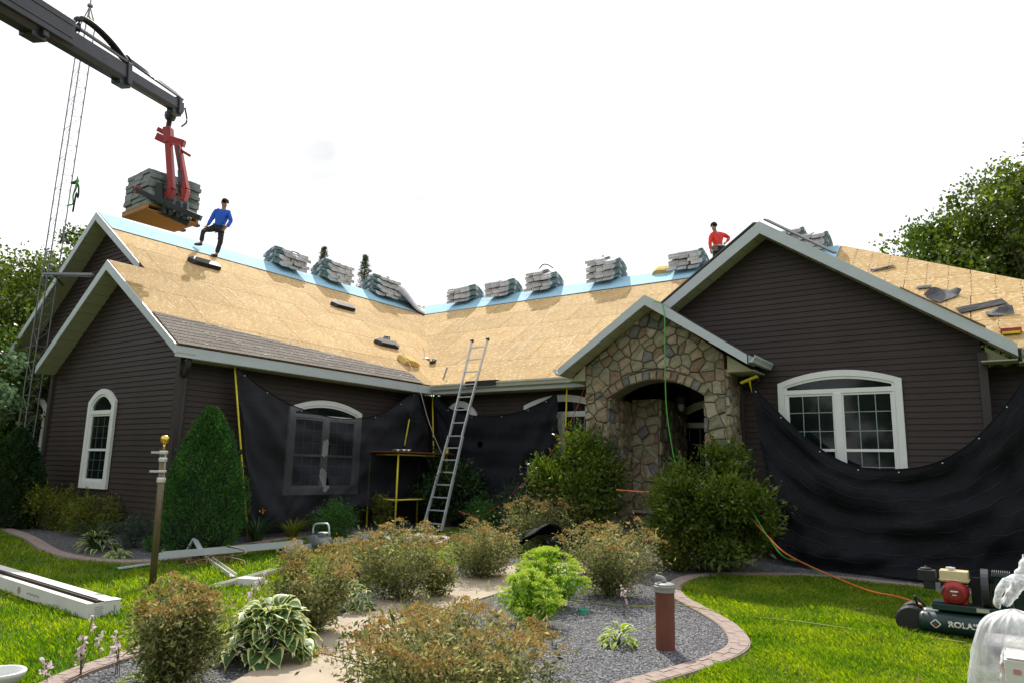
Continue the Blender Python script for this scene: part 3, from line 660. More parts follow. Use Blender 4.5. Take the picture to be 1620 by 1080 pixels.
# streaks: chalky scuffs left on the plywood, thin proud slivers of torn paper
b=B()
for k in range(16):
    x=random.uniform(-16,-8); t=random.uniform(1.6,5.2); l=random.uniform(.5,1.6)
    P0=np.array([x,14.38,ZE])+tm*t+np.array(nm)/CS*.006; P1=P0+tm*-l*.85+np.array([l*random.uniform(-.08,.08),0,0]); b.beam(P0,P1,.03,.002,up=nm)
for k in range(5):
    y=random.uniform(9.5,15); t=random.uniform(1.8,4.6); P0=np.array([-12.65,y,ZE])+tl*t+np.array(nl)/CS*.006; b.beam(P0,P0-tl*random.uniform(.4,.8)+[0,.1,0],.03,.002,up=nl)
b.build('paper_streak',M('pale_scuff',(.66,.55,.38),.8,.2,20),house,kind='stuff')
# valley metal line and nail lines on right part
b=B(); 
for k in range(60):
    p=np.array([-12.7,14.43,ZE])+(np.array([-5.55,5.55,ZR-ZE-.02]))*(k/60); q=p+np.array([-5.55,5.55,ZR-ZE])/60*.8; b.beam(p+[0,0,.008],q+[0,0,.008],.018+.012*random.random(),.01)
b.build('valley_seam',m_deck,house,kind='stuff')
b=B()
for k in range(16):
    x=-3.0+k*.41
    for t in np.arange(.2,6.6,.16):
        p=np.array([x+random.uniform(-.01,.01),14.38,ZE])+tm*t+np.array(nm)/CS*.003
        if p[0]<3.25-(p[1]-14.38)*1.187: b.box(p,(.012,.07,.003),ax=[np.array([1.,0,0]),tm,np.array(nm)/CS])
b.build('nail_line',m_deck,R2,kind='stuff')
# ================================================================== STONE PORCH
porch=bpy.data.objects.new('stone_porch',None)
bm=B()
YP,YB=13.65,14.44
XL,XLi,XRi,XRr=-7.60,-7.08,-4.98,-4.55; zsp=3.2; ztopa=3.56
def arcz(x): c=(XLi+XRi)/2; h=(XRi-XLi)/2; return zsp+(ztopa-zsp)*max(0,1-((x-c)/h)**2)
# mortar core
cor=[]
bm.box(((XL+XLi)/2,(YP+YB)/2+.02,1.65),(XLi-XL-.02,YB-YP-.02,3.3)); bm.box(((XRi+XRr)/2,(YP+YB)/2+.02,1.65),(XRr-XRi-.02,YB-YP-.02,3.3))
N=16; xs_=[XLi+(XRi-XLi)*i/N for i in range(N+1)]
low=[(x,arcz(x)) for x in xs_]; up_=[(XL+.01,3.2),(XL+.01,3.95),(pa_[0],5.07),(XRr-.01,3.97),(XRr-.01,3.2)]
bm.prism([(x,YP+.012,z) for x,z in low[::-1]+up_],(0,.4,0))
core=bm.build('porch_wall',m_mortar,house)
m_st=lambda:random.choices(m_stones,[4,5,2,3,3])[0]
def stone(poly,o,s,n,h=None,t=None):
    """rounded stone on polygon (u,v) on plane o + s*u + t*v, outward n"""
    o=np.array(o,float); s=np.array(s,float); n=np.array(n,float); t=np.array([0,0,1.]) if t is None else np.array(t,float)
    c=np.mean(np.array(poly),0); P=np.array(poly)-c; h=h or random.choice((.025,.035,.05,.065))*random.uniform(.85,1.15)
    if area(poly)<.0012: return
    r=math.sqrt(area(poly)); f1=1-.010/r*1.2; 
    def ringp(f,d,j=0): return [o+s*(c[0]+p[0]*f)+t*(c[1]+p[1]*f)+n*(d+random.uniform(-j,j)) for p in P]
    k=len(P); v=ringp(f1,-.02)+ringp(f1,h*.45,.004)+ringp(f1-.10,h*.9,.006)+ringp(.42,h*1.05,.009)
    fs=[(a*k+i,a*k+(i+1)%k,(a+1)*k+(i+1)%k,(a+1)*k+i) for a in range(3) for i in range(k)]+[tuple(3*k+i for i in range(k))]
    b=B(); b.add(v,fs); b.build('stone',m_st(),core,smooth=False)
def voro(region,sz,asp=1.15,jit=.42,keepout=None):
    lo=[min(p[i] for p in region) for i in(0,1)]; hi=[max(p[i] for p in region) for i in(0,1)]
    seeds=[]; v=lo[1]-sz; r=0
    while v<hi[1]+sz:
        u=lo[0]-sz+(sz*asp*.5 if r%2 else 0)
        while u<hi[0]+sz: seeds.append((u+random.uniform(-jit,jit)*sz,v+random.uniform(-jit,jit)*sz)); u+=sz*asp*random.choice((.8,1,1.3))
        v+=sz*random.choice((.8,1.,1.1)); r+=1
    cells=[]
    for i,a in enumerate(seeds):
        q=list(region); near=sorted((b for b in seeds if b is not a),key=lambda b:(b[0]-a[0])**2+(b[1]-a[1])**2)[:18]
        for b_ in near:
            nx,ny=b_[0]-a[0],b_[1]-a[1]; c=(b_[0]**2+b_[1]**2-a[0]**2-a[1]**2)/2; q=clip(q,nx,ny,c)
            if len(q)<3: break
        if len(q)>=3 and area(q)>.004:
            qq=[]
            for p in q:
                if not qq or math.hypot(p[0]-qq[-1][0],p[1]-qq[-1][1])>.012: qq.append(p)
            if len(qq)>=3: cells.append(qq)
    return cells
# front face: left column, right column, gable field
F0=((0,YP,0),(1,0,0),(0,-1,0))
for reg in([(XL,.1),(XLi,.1),(XLi,3.2),(XL,3.2)],[(XRi,.1),(XRr,.1),(XRr,3.2),(XRi,3.2)]):
    for q in voro(reg,.215,1.1,.45): stone(q,*F0)
# voussoirs
NV=15; RW=.2; cxa=(XLi+XRi)/2
def apt(i,off):
    x=XLi-.02+(XRi-XLi+.04)*i/NV; z=arcz(min(max(x,XLi),XRi)); sl=-2*(ztopa-zsp)*(x-cxa)/((XRi-XLi)/2)**2; nn=np.array([-sl,1.])/math.hypot(sl,1); return (x+nn[0]*off,z+nn[1]*off)
for i in range(NV): stone([apt(i,0),apt(i+1,0),apt(i+1,RW*random.uniform(.9,1.1)),apt(i,RW)],*F0,h=.055)
top=[(XL,3.2),(XLi-.02,3.2)]; 
field=[(XL,3.2),(XRr,3.2),(XRr,3.99),(pa_[0],5.07),(XL,3.93)]
def push(q):
    out=[]
    for x,z in q:
        if XLi-.22<x<XRi+.22:
            zz=(arcz(min(max(x,XLi),XRi)) if XLi<=x<=XRi else zsp)+RW*1.12
            if abs(x-cxa)>(XRi-XLi)/2: zz=zsp+RW*1.0*max(0,1-(abs(x-cxa)-(XRi-XLi)/2)/.22)
            z=max(z,zz)
        out.append((x,z))
    return out
for q in voro(field,.205,1.2,.6):
    c=np.mean(np.array(q),0)
    q2=push(q)
    if area(q2)>.006: stone(q2,*F0)
# right side face, left jamb, inner pier
for reg,o_,s_,n_ in(([(YP,.1),(YB,.1),(YB,3.7),(YP,3.7)],(XRr,0,0),(0,1,0),(1,0,0)),([(YP,.1),(YB+.36,.1),(YB+.36,3.25),(YP,3.25)],(XLi-.01,0,0),(0,1,0),(1,0,0)),
    ([(-7.05,.9),(-6.42,.9),(-6.42,3.3),(-7.05,3.3)],(0,14.78,0),(1,0,0),(0,-1,0)),([(-7.05,.1),(-6.42,.1),(-6.42,.84),(-7.05,.84)],(0,14.75,0),(1,0,0),(0,-1,0)),
    ([(14.78,.9),(16.3,.9),(16.3,3.3),(14.78,3.3)],(-6.42,0,0),(0,1,0),(1,0,0))):
    for q in voro(reg,.22,1.1,.45): stone(q,o_,s_,n_)
b=B(); b.box((-6.74,15.55,1.65),(.62,1.52,3.3)); b.build('pier_core',m_mortar,house)
b=B(); b.box((-6.74,14.72,.87),(.72,.2,.055)); b.build('stone_ledge',M('cast_ledge',(.33,.30,.26),.85,.1,10),house,bevel=.008)
# recess room
b=B(); b.box((-5.6,16.66,1.9),(4,.1,3.8)); b.box((-4.2,15.6,1.9),(.1,2.2,3.8)); b.box((-5.9,15.2,3.72),(3.6,3,.04)); b.box((-7.3,15.6,1.9),(.1,2.2,3.8)); b.build('recess_wall',m_siding,house)
b=B(); b.box((-5.9,15,.14),(3.4,3.4,.16)); b.build('porch_floor',m_conc,house)
awindow((0,16.60,0),(1,0,0),(0,-1,0),-5.85,2.0,.3,3.02,3.42,twin=True,rail=2.85)
b=B(); b.add([(-5.45,16.55,.25),(-4.75,16.55,.25),(-4.75,16.55,2.2),(-5.45,16.55,2.2)],[(0,1,2,3)]); b.build('door',m_trimb,house)
lamp=thing('porch_lantern','dark hanging lantern inside the stone porch arch','lamp',(-5.98,15.0,3.1))
b=B(); b.tube([(-5.98,15,3.7),(-5.98,15,3.42)],.01,6); b.lathe((-5.98,15,3.18),[(.11,0),(.13,.14),(.14,.15),(.03,.25),(.02,.27)],8); b.build('lantern_frame',m_black,lamp)
b=B(); b.lathe((-5.98,15,3.03),[(.03,0),(.07,.04),(.085,.148)],8); b.build('lantern_glass',M('lantern_glass',(.2,.2,.18),.3),lamp)
# ================================================================== ROOF FITTINGS AND LOADS
def slab(name,pts,n,h,mat,label,cat,parent=None,bev=.0,group=None):
    n=np.array(n,float); n/=np.linalg.norm(n); b=B(); b.prism([np.array(p,float)+n*(h+.014) for p in pts],-n*h); ob=b.build(name,mat,parent,bevel=bev)
    if label: tag(ob,label,cat,group)
    return ob
def vent(px,py,label):
    c=on_left(px,py); n=np.array(nl)/CS; ax=[np.array([0,1.,0]),-tl,n]
    t=thing('roof_vent',label,'roof vent',c,'roof vents on the left wing')
    P=lambda u,v,w:c+ax[0]*u+ax[1]*v+ax[2]*(w+.014)
    b=B(); b.add([P(-.36,-.15,0),P(.42,-.15,0),P(.42,.13,0),P(-.36,.13,0),P(-.28,-.11,.13),P(.40,-.11,.13),P(.40,.12,.10),P(-.28,.12,.10),P(-.46,-.01,0),P(-.46,-.01,.10)],[(4,5,6,7),(0,1,5,4),(1,2,6,5),(2,3,7,6),(3,8,9,7),(8,0,4,9),(4,7,9),(0,8,3,2,1)])
    b.build('vent_hood',M('vent_hood',(.045,.042,.042),.55,.15,9),t,bevel=.008)
    b=B(); b.add([P(-.30,.135,.015),P(.38,.135,.015),P(.38,.125,.085),P(-.26,.125,.085)],[(0,1,2,3)]); 
    for k in range(9): b.box(P(-.2+k*.07,.138,.05),(.006,.006,.06),ax=ax)
    b.build('vent_screen',m_black,t)
vent(322,420,'dark brown roof vent highest on the left wing, below the worker in blue')
vent(541,487,'dark brown roof vent below the middle shingle stack of the left wing')
vent(610,546,'dark brown roof vent beside the yellow foam pad with a black tool on it')
# yellow foam pads
def pad(c,ax,L,Wd,H,label,group,mat=m_foam,seed=1):
    t=thing('foam_pad',label,'foam pad',c,group); b=B(); rr=random.Random(seed); P=lambda u,v,w:np.array(c)+ax[0]*u+ax[1]*v+ax[2]*w
    prof=[(-L/2,0),(-L/2+.05,H*.75),(-L/4,H),(L/6,H*.9),(L/2-.08,H*.65),(L/2,.02)]
    vs=[];
    for u,w in prof:
        for v in(-1,-.5,.5,1): vs.append(P(u+rr.uniform(-.02,.02),v*Wd/2+rr.uniform(-.02,.02),.02+w*(1-.15*abs(v))))
    base=[P(u,v*Wd/2,.014) for u,w in prof for v in(-1,-.5,.5,1)]; k=len(vs); fs=[]
    for i in range(len(prof)-1):
        for j in range(3): a=i*4+j; fs.append((a,a+4,a+5,a+1)); fs.append((k+a,k+a+1,k+a+5,k+a+4))
        fs.append((i*4,k+i*4,k+i*4+4,i*4+4)); fs.append((i*4+3,i*4+7,k+i*4+7,k+i*4+3))
    fs+=[(0,1,2,3,k+3,k+2,k+1,k),(k-4,k*2-4,k*2-3,k*2-2,k*2-1,k-1,k-2,k-3)]; b.add(vs+base,fs); b.build('foam_block',mat,t)
    return t
pad(on_left(645,574),[np.array([0,1.,0]),-tl,np.array(nl)/CS],.62,.34,.17,'yellow foam pad lying at the lower edge of the left roof slope',None)
pad(on_mid(1050,431),[np.array([1.,0,0]),tm,np.array(nm)/CS],.62,.36,.16,'tan foam pad on the blue underlayment left of the worker in red',None,seed=4)
# tools
def nailer(c,ax,label,mat=m_black):
    t=thing('nail_gun',label,'tool',c); P=lambda u,v,w:np.array(c)+ax[0]*u+ax[1]*v+ax[2]*w
    b=B(); b.tube([P(-.12,0,.06),P(.06,0,.07)],.04,8); b.tube([P(-.02,0,.08),P(-.02,.16,.05)],.02,6); b.build('tool_body',mat,t)
    b=B(); b.beam(P(-.16,0,.04),P(-.10,.13,.03),.03,.08,up=ax[2]); b.lathe(P(-.1,.14,.05),[(.06,-.03),(.06,.03)],10); b.build('magazine',m_alud,t)
AXL=[np.array([0,1.,0]),-tl,np.array(nl)/CS]; AXM=[np.array([1.,0,0]),tm,np.array(nm)/CS]
nailer(on_left(612,537),AXL,'black nail gun resting on the lowest roof vent')
nailer(on_mid(687,575),AXM,'dark nail gun lying in the roof valley')
t=thing('shovel_tool','silver shingle removal fork standing at the roof valley','tool',on_mid(674,571)); c=on_mid(674,571)
b=B(); b.tube([c+[0,0,.05],c+[-.12,-.02,.42]],.014,6); b.build('handle',m_alu,t); b=B(); b.lathe(c+[0,0,.02],[(.05,0),(.12,.02),(.12,.05),(.04,.09)],10); b.build('head',m_alud,t)
p=on_mid(701,600); t=thing('flashing_offcut','narrow grey metal flashing strip standing near the gutter left of the ladder','metal strip',p); b=B(); b.beam(p+[0,0,.01],p+[-.02,.18,.36],.05,.01,up=(0,1,0)); b.build('strip',m_alud,t)
p=np.array([-10.95,14.33,ZE+.02]); b=B(); b.box(p,(.95,.16,.025)); b.box(p+[0,-.095,-.06],(.95,.02,.12)); tag(b.build('gutter_guard_mat',m_black),'black rubber mat folded over the gutter at the ladder','mat')
# scraps on right part
def scrap(px,py,w,h,rot,label,mat=m_felt,bend=.12,seed=0):
    c=on_mid(px,py); rr=random.Random(seed); K=6; vs=[]
    for i in range(K+1):
        for j in range(K+1):
            u=(i/K-.5)*w; v=(j/K-.5)*h; uu=u*math.cos(rot)-v*math.sin(rot); vv=u*math.sin(rot)+v*math.cos(rot)
            z=.025+bend*max(0,math.sin(3*u/w+seed)*math.cos(2.5*v/h+seed*2))+rr.uniform(0,.01)
            vs.append(c+AXM[0]*uu+AXM[1]*vv+AXM[2]*z)
    b=B(); b.add(vs,[(i*(K+1)+j,(i+1)*(K+1)+j,(i+1)*(K+1)+j+1,i*(K+1)+j+1) for i in range(K) for j in range(K)]); ob=b.build('felt_scrap',mat)
    md=ob.modifiers.new('thick','SOLIDIFY'); md.thickness=.006; tag(ob,label,'scrap','loose scraps on the right roof')
scrap(1396,426,.5,.14,.25,'small folded dark felt scrap, highest on the right roof',bend=.05,seed=1)
scrap(1492,470,.5,.42,.7,'crumpled grey felt scrap peaked up against the right rake',bend=.30,seed=2)
scrap(1552,486,.8,.26,.35,'flat dark shingle strip lying right of the crumpled felt',m_shingled,.02,seed=3)
scrap(1582,497,.42,.22,.1,'crumpled grey scrap lowest on the right roof',bend=.1,seed=4)
scrap(1462,456,.28,.14,0,'tiny pale grey scrap left of the crumpled felt',bend=.01,seed=5)
t=thing('chalk_case','small red and yellow tool case at the lower right roof corner','tool case',on_mid(1600,528)); c=on_mid(1600,528)
b=B(); b.box(c+[0,0,.06],(.3,.12,.07)); b.build('case_lid',m_red,t); b=B(); b.box(c+[0,-.03,.01],(.26,.14,.04)); b.build('case_base',m_yellow,t)
# ---- bundles bent over the ridge. local x = across the ridge, y= along the ridge (width)
def bundle_mesh(bend,name):
    L_,Wd,H=1.0,.30,.095; K=8; me=bpy.data.meshes.new(name); vs=[]; fs=[]; mi=[]
    for i in range(K+1):
        u=(i/K-.5)*L_; z=-bend*(abs(u)**1.4)*1.25; sl=0
        for j,(v,w) in enumerate(((-.5,0.01),(-.47,0),(.47,0),(.5,.01),(.5,.9),(.46,1),(-.46,1),(-.5,.9))):
            vs.append((u,v*Wd,z+w*H+(.006*math.sin(i*2.1+j))))
    n=8
    for i in range(K):
        for j in range(n):
            fs.append((i*n+j,(i+1)*n+j,(i+1)*n+(j+1)%n,i*n+(j+1)%n)); mi.append(1 if j in(3,7,4,6) and 1<=i<=6 and not(i in(3,)) else (2 if i==1 and j in (3,7) else 0))
    fs+=[tuple(range(n)),tuple(K*n+j for j in range(n))[::-1]]; mi+=[0,0]
    me.from_pydata(vs,[],fs); me.materials.append(m_wrap); me.materials.append(m_wrapg); me.materials.append(m_wrapr); me.polygons.foreach_set('material_index',mi); me.update(); return me
bm_b=bundle_mesh(PT*.62,'shingle_bundle'); bm_f=bundle_mesh(.02,'shingle_bundle_flat'); bm_f.materials[0]=objrand(M('dark_green_wrap',(.20,.225,.225),.7,.35,14,.3,25,spec=.06,col2=(.33,.35,.35)),.17)  # flat pallet bundles get a darker grey-green wrap than the ridge stacks
def put_bundle(me,loc,rz,label,group,tilt=0):
    ob=bpy.data.objects.new('shingle_bundle',me); COL.objects.link(ob); ob.location=[float(v) for v in loc]; ob.rotation_euler=(random.uniform(-.02,.02),tilt+random.uniform(-.02,.02),rz+random.uniform(-.05,.05)); tag(ob,label,'shingle bundle',group); return ob
LAY=['bottom','second','third','fourth','fifth','sixth','seventh','eighth']; COLN={3:['left','middle','right'],2:['left','right'],4:['far left','left','right','far right']}
def stack(px,py,left,nw,nl_,where,extra=0,dy=0):
    if left: c=at(px,py,0,XR); c=np.array([XR+.06,c[1],ZR+.03]); along_=np.array([0,1.,0]); rz=0
    else: c=at(px,py,1,YR); c=np.array([c[0],YR-.06,ZR+.03]); along_=np.array([1.,0,0]); rz=-math.pi/2
    across=np.array([1.,0,0]) if left else np.array([0,-1.,0])
    for k in range(nl_):
        n=nw if k<nl_-1 or not extra else extra; sh=(k%2)*.07-.03
        for i in range(n):
            q=c+along_*((i-(nw-1)/2)*.315+sh+random.uniform(-.02,.02))+np.array([0,0,k*.104])+across*(random.uniform(-.03,.05)+(.05 if k%2 else 0))
            put_bundle(bm_b,q,rz,'%s bundle in the %s layer of the stack %s'%(COLN[nw][i],LAY[k],where),'shingle bundles in the stack '+where)
stack(449,427,True,3,5,'nearest the worker in blue')
stack(521,447,True,3,6,'in the middle of the left ridge')
stack(598,469,True,3,6,'half covered by a grey sheet')
stack(739,473,False,3,5,'just right of the roof valley')
stack(799,463,False,3,5,'second from the roof valley')
stack(864,452,False,3,6,'topped by a black strap',extra=2)
stack(962,437,False,3,7,'with a small peg on top',extra=2)
stack(1092,417,False,3,5,"at the red shirted worker's feet")
stack(1245,398,False,3,6,'behind the right gable peak')
stack(1290,394,False,2,4,'at the right end of the ridge')
# strap & peg
c=at(868,425,1,YR); b=B(); b.tube(polyline([c+[-.25,-.2,-.02],c+[-.1,-.2,.1],c+[.1,-.2,.06],c+[.3,-.2,-.08]],12),.02,6); tag(b.build('strap',m_black),'black strap lying on top of the third stack from the valley','strap')
c=at(954,412,1,YR); b=B(); b.tube([c+[0,0,-.03],c+[0,0,.16]],.025,6); tag(b.build('wooden_peg',m_shingled),'small upright peg on top of the tall shingle stack','peg')
# grey sheet draped over the third stack
def cloth_grid(name,rows,mat,label,cat,thick=.006,smooth=True):
    nu=len(rows[0]); b=B(); b.add([p for r_ in rows for p in r_],[(i*nu+j,i*nu+j+1,(i+1)*nu+j+1,(i+1)*nu+j) for i in range(len(rows)-1) for j in range(nu-1)])
    ob=b.build(name,mat,smooth=smooth); md=ob.modifiers.new('thick','SOLIDIFY'); md.thickness=thick; tag(ob,label,cat); return ob
c0=at(617,462,0,XR+.1)
rows=[]
for i in range(13):
    row=[]
    for j in range(11):
        u=i/12; v=j/10       # u along ridge, v across
        y=c0[1]-.1+u*1.55; x=XR-.40+v*(1.05+.35*u); zr=ZR-abs(x-XR)*PT
        z=zr+.06+(.70 if x<XR+.5 else max(.0,.70-(x-XR-.5)*1.6))*max(0,1-u*1.12)**.75+.03*math.sin(u*9+v*7)+.02*math.sin(v*16+u*4)
        row.append((x+.05*math.sin(u*6),y,z))
    rows.append(row)
cloth_grid('cover_sheet',rows,m_plast,'grey plastic sheet draped from the third left stack onto the roof','sheet')
# ================================================================== CRANE WITH PALLET
PD=15.95
def atd(px,py,depth):
    d=ray(px,py); return CAM+d*(depth/(d@FWD))
m_tube=M('grey_cylinder_paint',(.11,.115,.14),.35,.15,6)
crane=thing('loader_crane','black hydraulic loader crane boom reaching in from the upper left','crane',atd(-60,900,9.)*[1,1,0])
T=atd(285,172,15.75); Bs=atd(-160,-95,9.6); d=(Bs-T); Lb=np.linalg.norm(d); d/=Lb
upv=np.array([0,0,1.])-d*d[2]; upv/=np.linalg.norm(upv); sdv=np.cross(d,upv)
if sdv@RIGHT<0: sdv=-sdv
tt=lambda px:None
def along(px,py):  # param along boom closest to ray
    r_=ray(px,py); n=np.cross(r_,np.cross(r_,d)); return float(((CAM-T)@n)/-(d@n)) if abs(d@n)>1e-9 else 0
def bp(s_,u=0,v=0): return T+d*s_+upv*u+sdv*v
s_end,s_mid,s_big=0.,along(195,125),along(60,25)
s_mid=-s_mid if s_mid<0 else s_mid; s_big=-s_big if s_big<0 else s_big
def hexbeam(b,s0,s1,w,h):
    pr=[(-.5,-.25),(-.3,-.5),(.3,-.5),(.5,-.25),(.5,.42),(.38,.5),(-.38,.5),(-.5,.42)]
    b.prism([bp(s0,h*q[1],w*q[0]) for q in pr],d*(s1-s0))
b=B(); hexbeam(b,.0,s_mid+.4,.20,.27); b.build('boom_section',m_crane,crane,bevel=.01)
b=B(); hexbeam(b,s_mid*.98,s_big+.4,.27,.36); b.build('boom_section',m_crane,crane,bevel=.01)
b=B(); hexbeam(b,s_big*.97,Lb,.36,.50); b.build('boom_section',m_crane,crane,bevel=.01)
b=B(); b.box(bp(s_big+.9,.06,.21),(1.8+1.2,.07,.44),ax=[d,sdv,upv]); b.box(bp(s_big+.9,.17,.25),(2.9,.02,.02),ax=[d,sdv,upv]); b.box(bp(s_big+.9,-.05,.25),(2.9,.02,.02),ax=[d,sdv,upv]); b.build('boom_housing',m_crane,crane,bevel=.01)
for s_,w in((.06,.26),(s_mid*.98,.33),(s_big*.97,.42)):
    b=B(); b.box(bp(s_+.1,0,0),(.12,w,w+.1),ax=[d,sdv,upv]); b.box(bp(s_+.15,-w*.62,0),(.3,w*.6,.1),ax=[d,sdv,upv]); b.build('boom_collar',m_crane,crane,bevel=.012)
for k in range(3):   # extension cylinders
    b=B(); o_=.17+.062*k; b.tube([bp(.05+.03*k,o_,.10-.06*k),bp(s_mid+.15-.16*k,o_+.09,.10-.06*k)],.024,8); b.build('hydraulic_cylinder',m_tube,crane,smooth=True)
for k in range(2):
    b=B(); o_=.21+.07*k; b.tube([bp(s_mid+.15,o_,.14-.09*k),bp(s_big+.1,o_+.07,.14-.09*k)],.030,8); b.build('hydraulic_cylinder',m_tube,crane,smooth=True)
for k in range(4):
    b=B(); sx=s_mid-.02-.06*k; b.tube(polyline([bp(sx,.16,.12-.06*k),bp(sx+.05,.30,.12-.06*k),bp(sx+.16,.32,.12-.06*k),bp(sx+.2,.16,.12-.06*k)],10),.017,6); b.build('hydraulic_hose',m_black,crane,smooth=True)
for k in range(2):
    b=B(); b.tube(polyline([bp(s_mid+.15,.22,.06+.08*k),bp(s_mid+.55,.40,.06+.08*k),bp(s_mid+1.0,.50,.06+.08*k),bp(s_mid+1.35,.46,.06+.08*k),bp(s_mid+1.4,.2,.06+.08*k)],18),.035,8); b.build('hydraulic_hose',m_black,crane,smooth=True)
for k in range(3):
    b=B(); b.tube(polyline([bp(s_big-.5,.2,.16-.05*k),bp(s_big-.4,.3,.18-.05*k),bp(s_big-.2,.22,.22-.05*k),bp(s_big,.1,.22)],12),.02,6); b.build('hydraulic_hose',m_black,crane,smooth=True)
# rotator and link
H0=atd(270,180,15.8); H1=atd(266,203,15.85)
b=B(); b.beam(bp(.14,-.1,0),H0,.12,.16,up=sdv); b.lathe(H0-[0,0,.08],[(.10,-.06),(.12,0),(.12,.08),(.07,.12)],12); b.tube([H0,H1],.055,10); b.tube(polyline([bp(-.02,.02,.1),bp(-.1,-.25,.1),bp(.05,-.42,.08)],8),.02,6); b.build('rotator',m_crane,crane,smooth=False)
# pallet fork (red), hangs on the crane
fwdh=np.array([FWD[0],FWD[1],0]); fwdh/=np.linalg.norm(fwdh)
fs_=-R0*.80+fwdh*.60; fd=R0*.60+fwdh*.80; NC=atd(231,325,15.25); CP=NC+fs_*.53+fd*.60+np.array([0,0,.42])      # fd: from load towards fork back plate
fork=thing('pallet_fork','red hydraulic pallet fork hanging from the crane holding a pallet','pallet fork',H1)
bk=CP+fd*.72
BK=atd(287,325,PD-.35)
b=B()
Pm=[atd(272,212,PD-.1),atd(281,225,PD-.2)]
for sgn in(-1,1):
    a=atd(274+sgn*7,228,PD-.3); c=atd(283+sgn*11,300,PD-.35); e=atd(277+sgn*12,318,PD-.35)
    b=B(); b.beam(a,c,.12,.15,up=FWD,h2=.17); b.beam(c,e,.14,.2,up=FWD); b.build('fork_mast',m_red,fork,bevel=.012)
b=B(); b.beam(atd(252,206,PD-.1),atd(268,214,PD-.1),.1,.22,up=FWD); b.beam(atd(248,216,PD-.15),atd(270,226,PD-.15),.16,.12,up=FWD); b.beam(atd(266,203,PD-.1),atd(268,228,PD-.15),.16,.2,up=FWD); b.beam(atd(266,220,PD-.2),atd(292,228,PD-.2),.15,.14,up=FWD); b.beam(atd(286,238,PD-.3),atd(301,247,PD-.3),.06,.07,up=FWD); b.build('fork_head',m_red,fork,bevel=.012)
b=B(); b.tube([atd(282,232,PD-.38),atd(286,286,PD-.38)],.035,8); b.tube([atd(285,270,PD-.4),atd(287,312,PD-.4)],.055,8); b.build('lift_cylinder',m_crane,fork,smooth=True)
b=B(); b.beam(atd(215,300,PD-.6),atd(262,322,PD-.55),.10,.17,up=FWD); b.beam(atd(262,322,PD-.55),atd(318,346,PD-.45),.12,.15,up=FWD); b.beam(atd(253,290,PD-.5),atd(253,318,PD-.5),.14,.10,up=FWD)
for q in(262,272,284,294): b.beam(atd(q,312+(q-262)*.3,PD-.45),atd(q,338+(q-262)*.3,PD-.45),.1,.12,up=FWD)
b.beam(atd(250,330,PD-.4),atd(300,352,PD-.3),.2,.1,up=FWD); b.build('fork_carriage',m_crane,fork,bevel=.01)
b=B(); b.box(atd(217,300,PD-.62),(.07,.1,.16)); b.build('carriage_end_marker',m_red,fork)
for sg in(-.3,.3):
    b=B(); zz=CP[2]-.33-.13; b.box((CP[0]+fs_[0]*sg+fd[0]*.1,CP[1]+fs_[1]*sg+fd[1]*.1,zz+.005),(1.25,.13,.045),ax=[fd,fs_,np.array([0,0,1.])]); b.build('fork_tine',m_crane,fork)
# pallet
pal=thing('wooden_pallet','orange wooden pallet under the load held by the crane','pallet',CP-[0,0,.5]); zt=CP[2]-.37
AX=[fd,fs_,np.array([0,0,1.])]; PLn,PW=1.20,1.08
for k in range(11):
    b=B(); q=-PW/2+.05+(PW-.1)*k/10; b.box(np.array([CP[0],CP[1],zt])+fs_*q,(PLn,.095,.02),ax=AX); b.build('deck_board',m_wood,pal)
    b=B(); b.box(np.array([CP[0],CP[1],zt-.105])+fs_*q,(PLn,.072,.018),ax=AX); b.build('deck_board',m_wood,pal)
for q in(-.6,-.02,.58):
    b=B(); b.box(np.array([CP[0],CP[1],zt-.052])+fd*q*.95,(.05,PW,.08),ax=AX); b.build('stringer',m_wood,pal)
ang=math.atan2(fd[1],fd[0])
for k in range(8):
    for i in range(3):
        q=np.array([CP[0],CP[1],zt+.015+k*.102])+fs_*((i-1)*.335+(.02 if k%2 else -.02))+fd*random.uniform(-.03,.02)
        put_bundle(bm_f,q,ang,'%s bundle in the %s layer on the pallet lifted by the crane'%(['right','middle','left'][i],LAY[k]),'shingle bundles on the lifted pallet').scale=(1.16,1.1,1)
# ================================================================== MAST
mx_,my_=-19.15,7.55
mast=thing('antenna_mast','tall triangular lattice antenna mast beside the left gable','mast',(mx_,my_,g(mx_,my_)))
legs=[(mx_-.17,my_-.1),(mx_+.17,my_-.1),(mx_,my_+.19)]; ztop=12.9
def lean(x,y,z): return np.array([x-.35+z*.028,y,z])
for x,y in legs:
    b=B(); b.tube([lean(x,y,.2),lean(x,y,ztop)],.016,6); b.build('mast_leg',m_alud,mast)
b=B(); z=.4; k=0
while z<ztop-.4:
    for i in range(3):
        a,c=legs[i],legs[(i+1)%3]; b.tube([lean(*a,z),lean(*c,z)],.005,4); b.tube([lean(*(a if k%2 else c),z),lean(*(c if k%2 else a),z+.4)],.0045,4)
    z+=.4; k+=1
b.build('mast_bracing',m_alud,mast,kind='stuff')
tp=lean(mx_,my_,ztop+.55); b=B()
for x,y in legs: b.tube([lean(x,y,ztop),tp],.014,6)
b.tube([tp-[0,0,.3],tp+[0,0,2.6]],.02,6,r2=.012); b.lathe(tp,[(.07,-.02),(.07,.03)],8); b.build('antenna_rod',m_alud,mast)
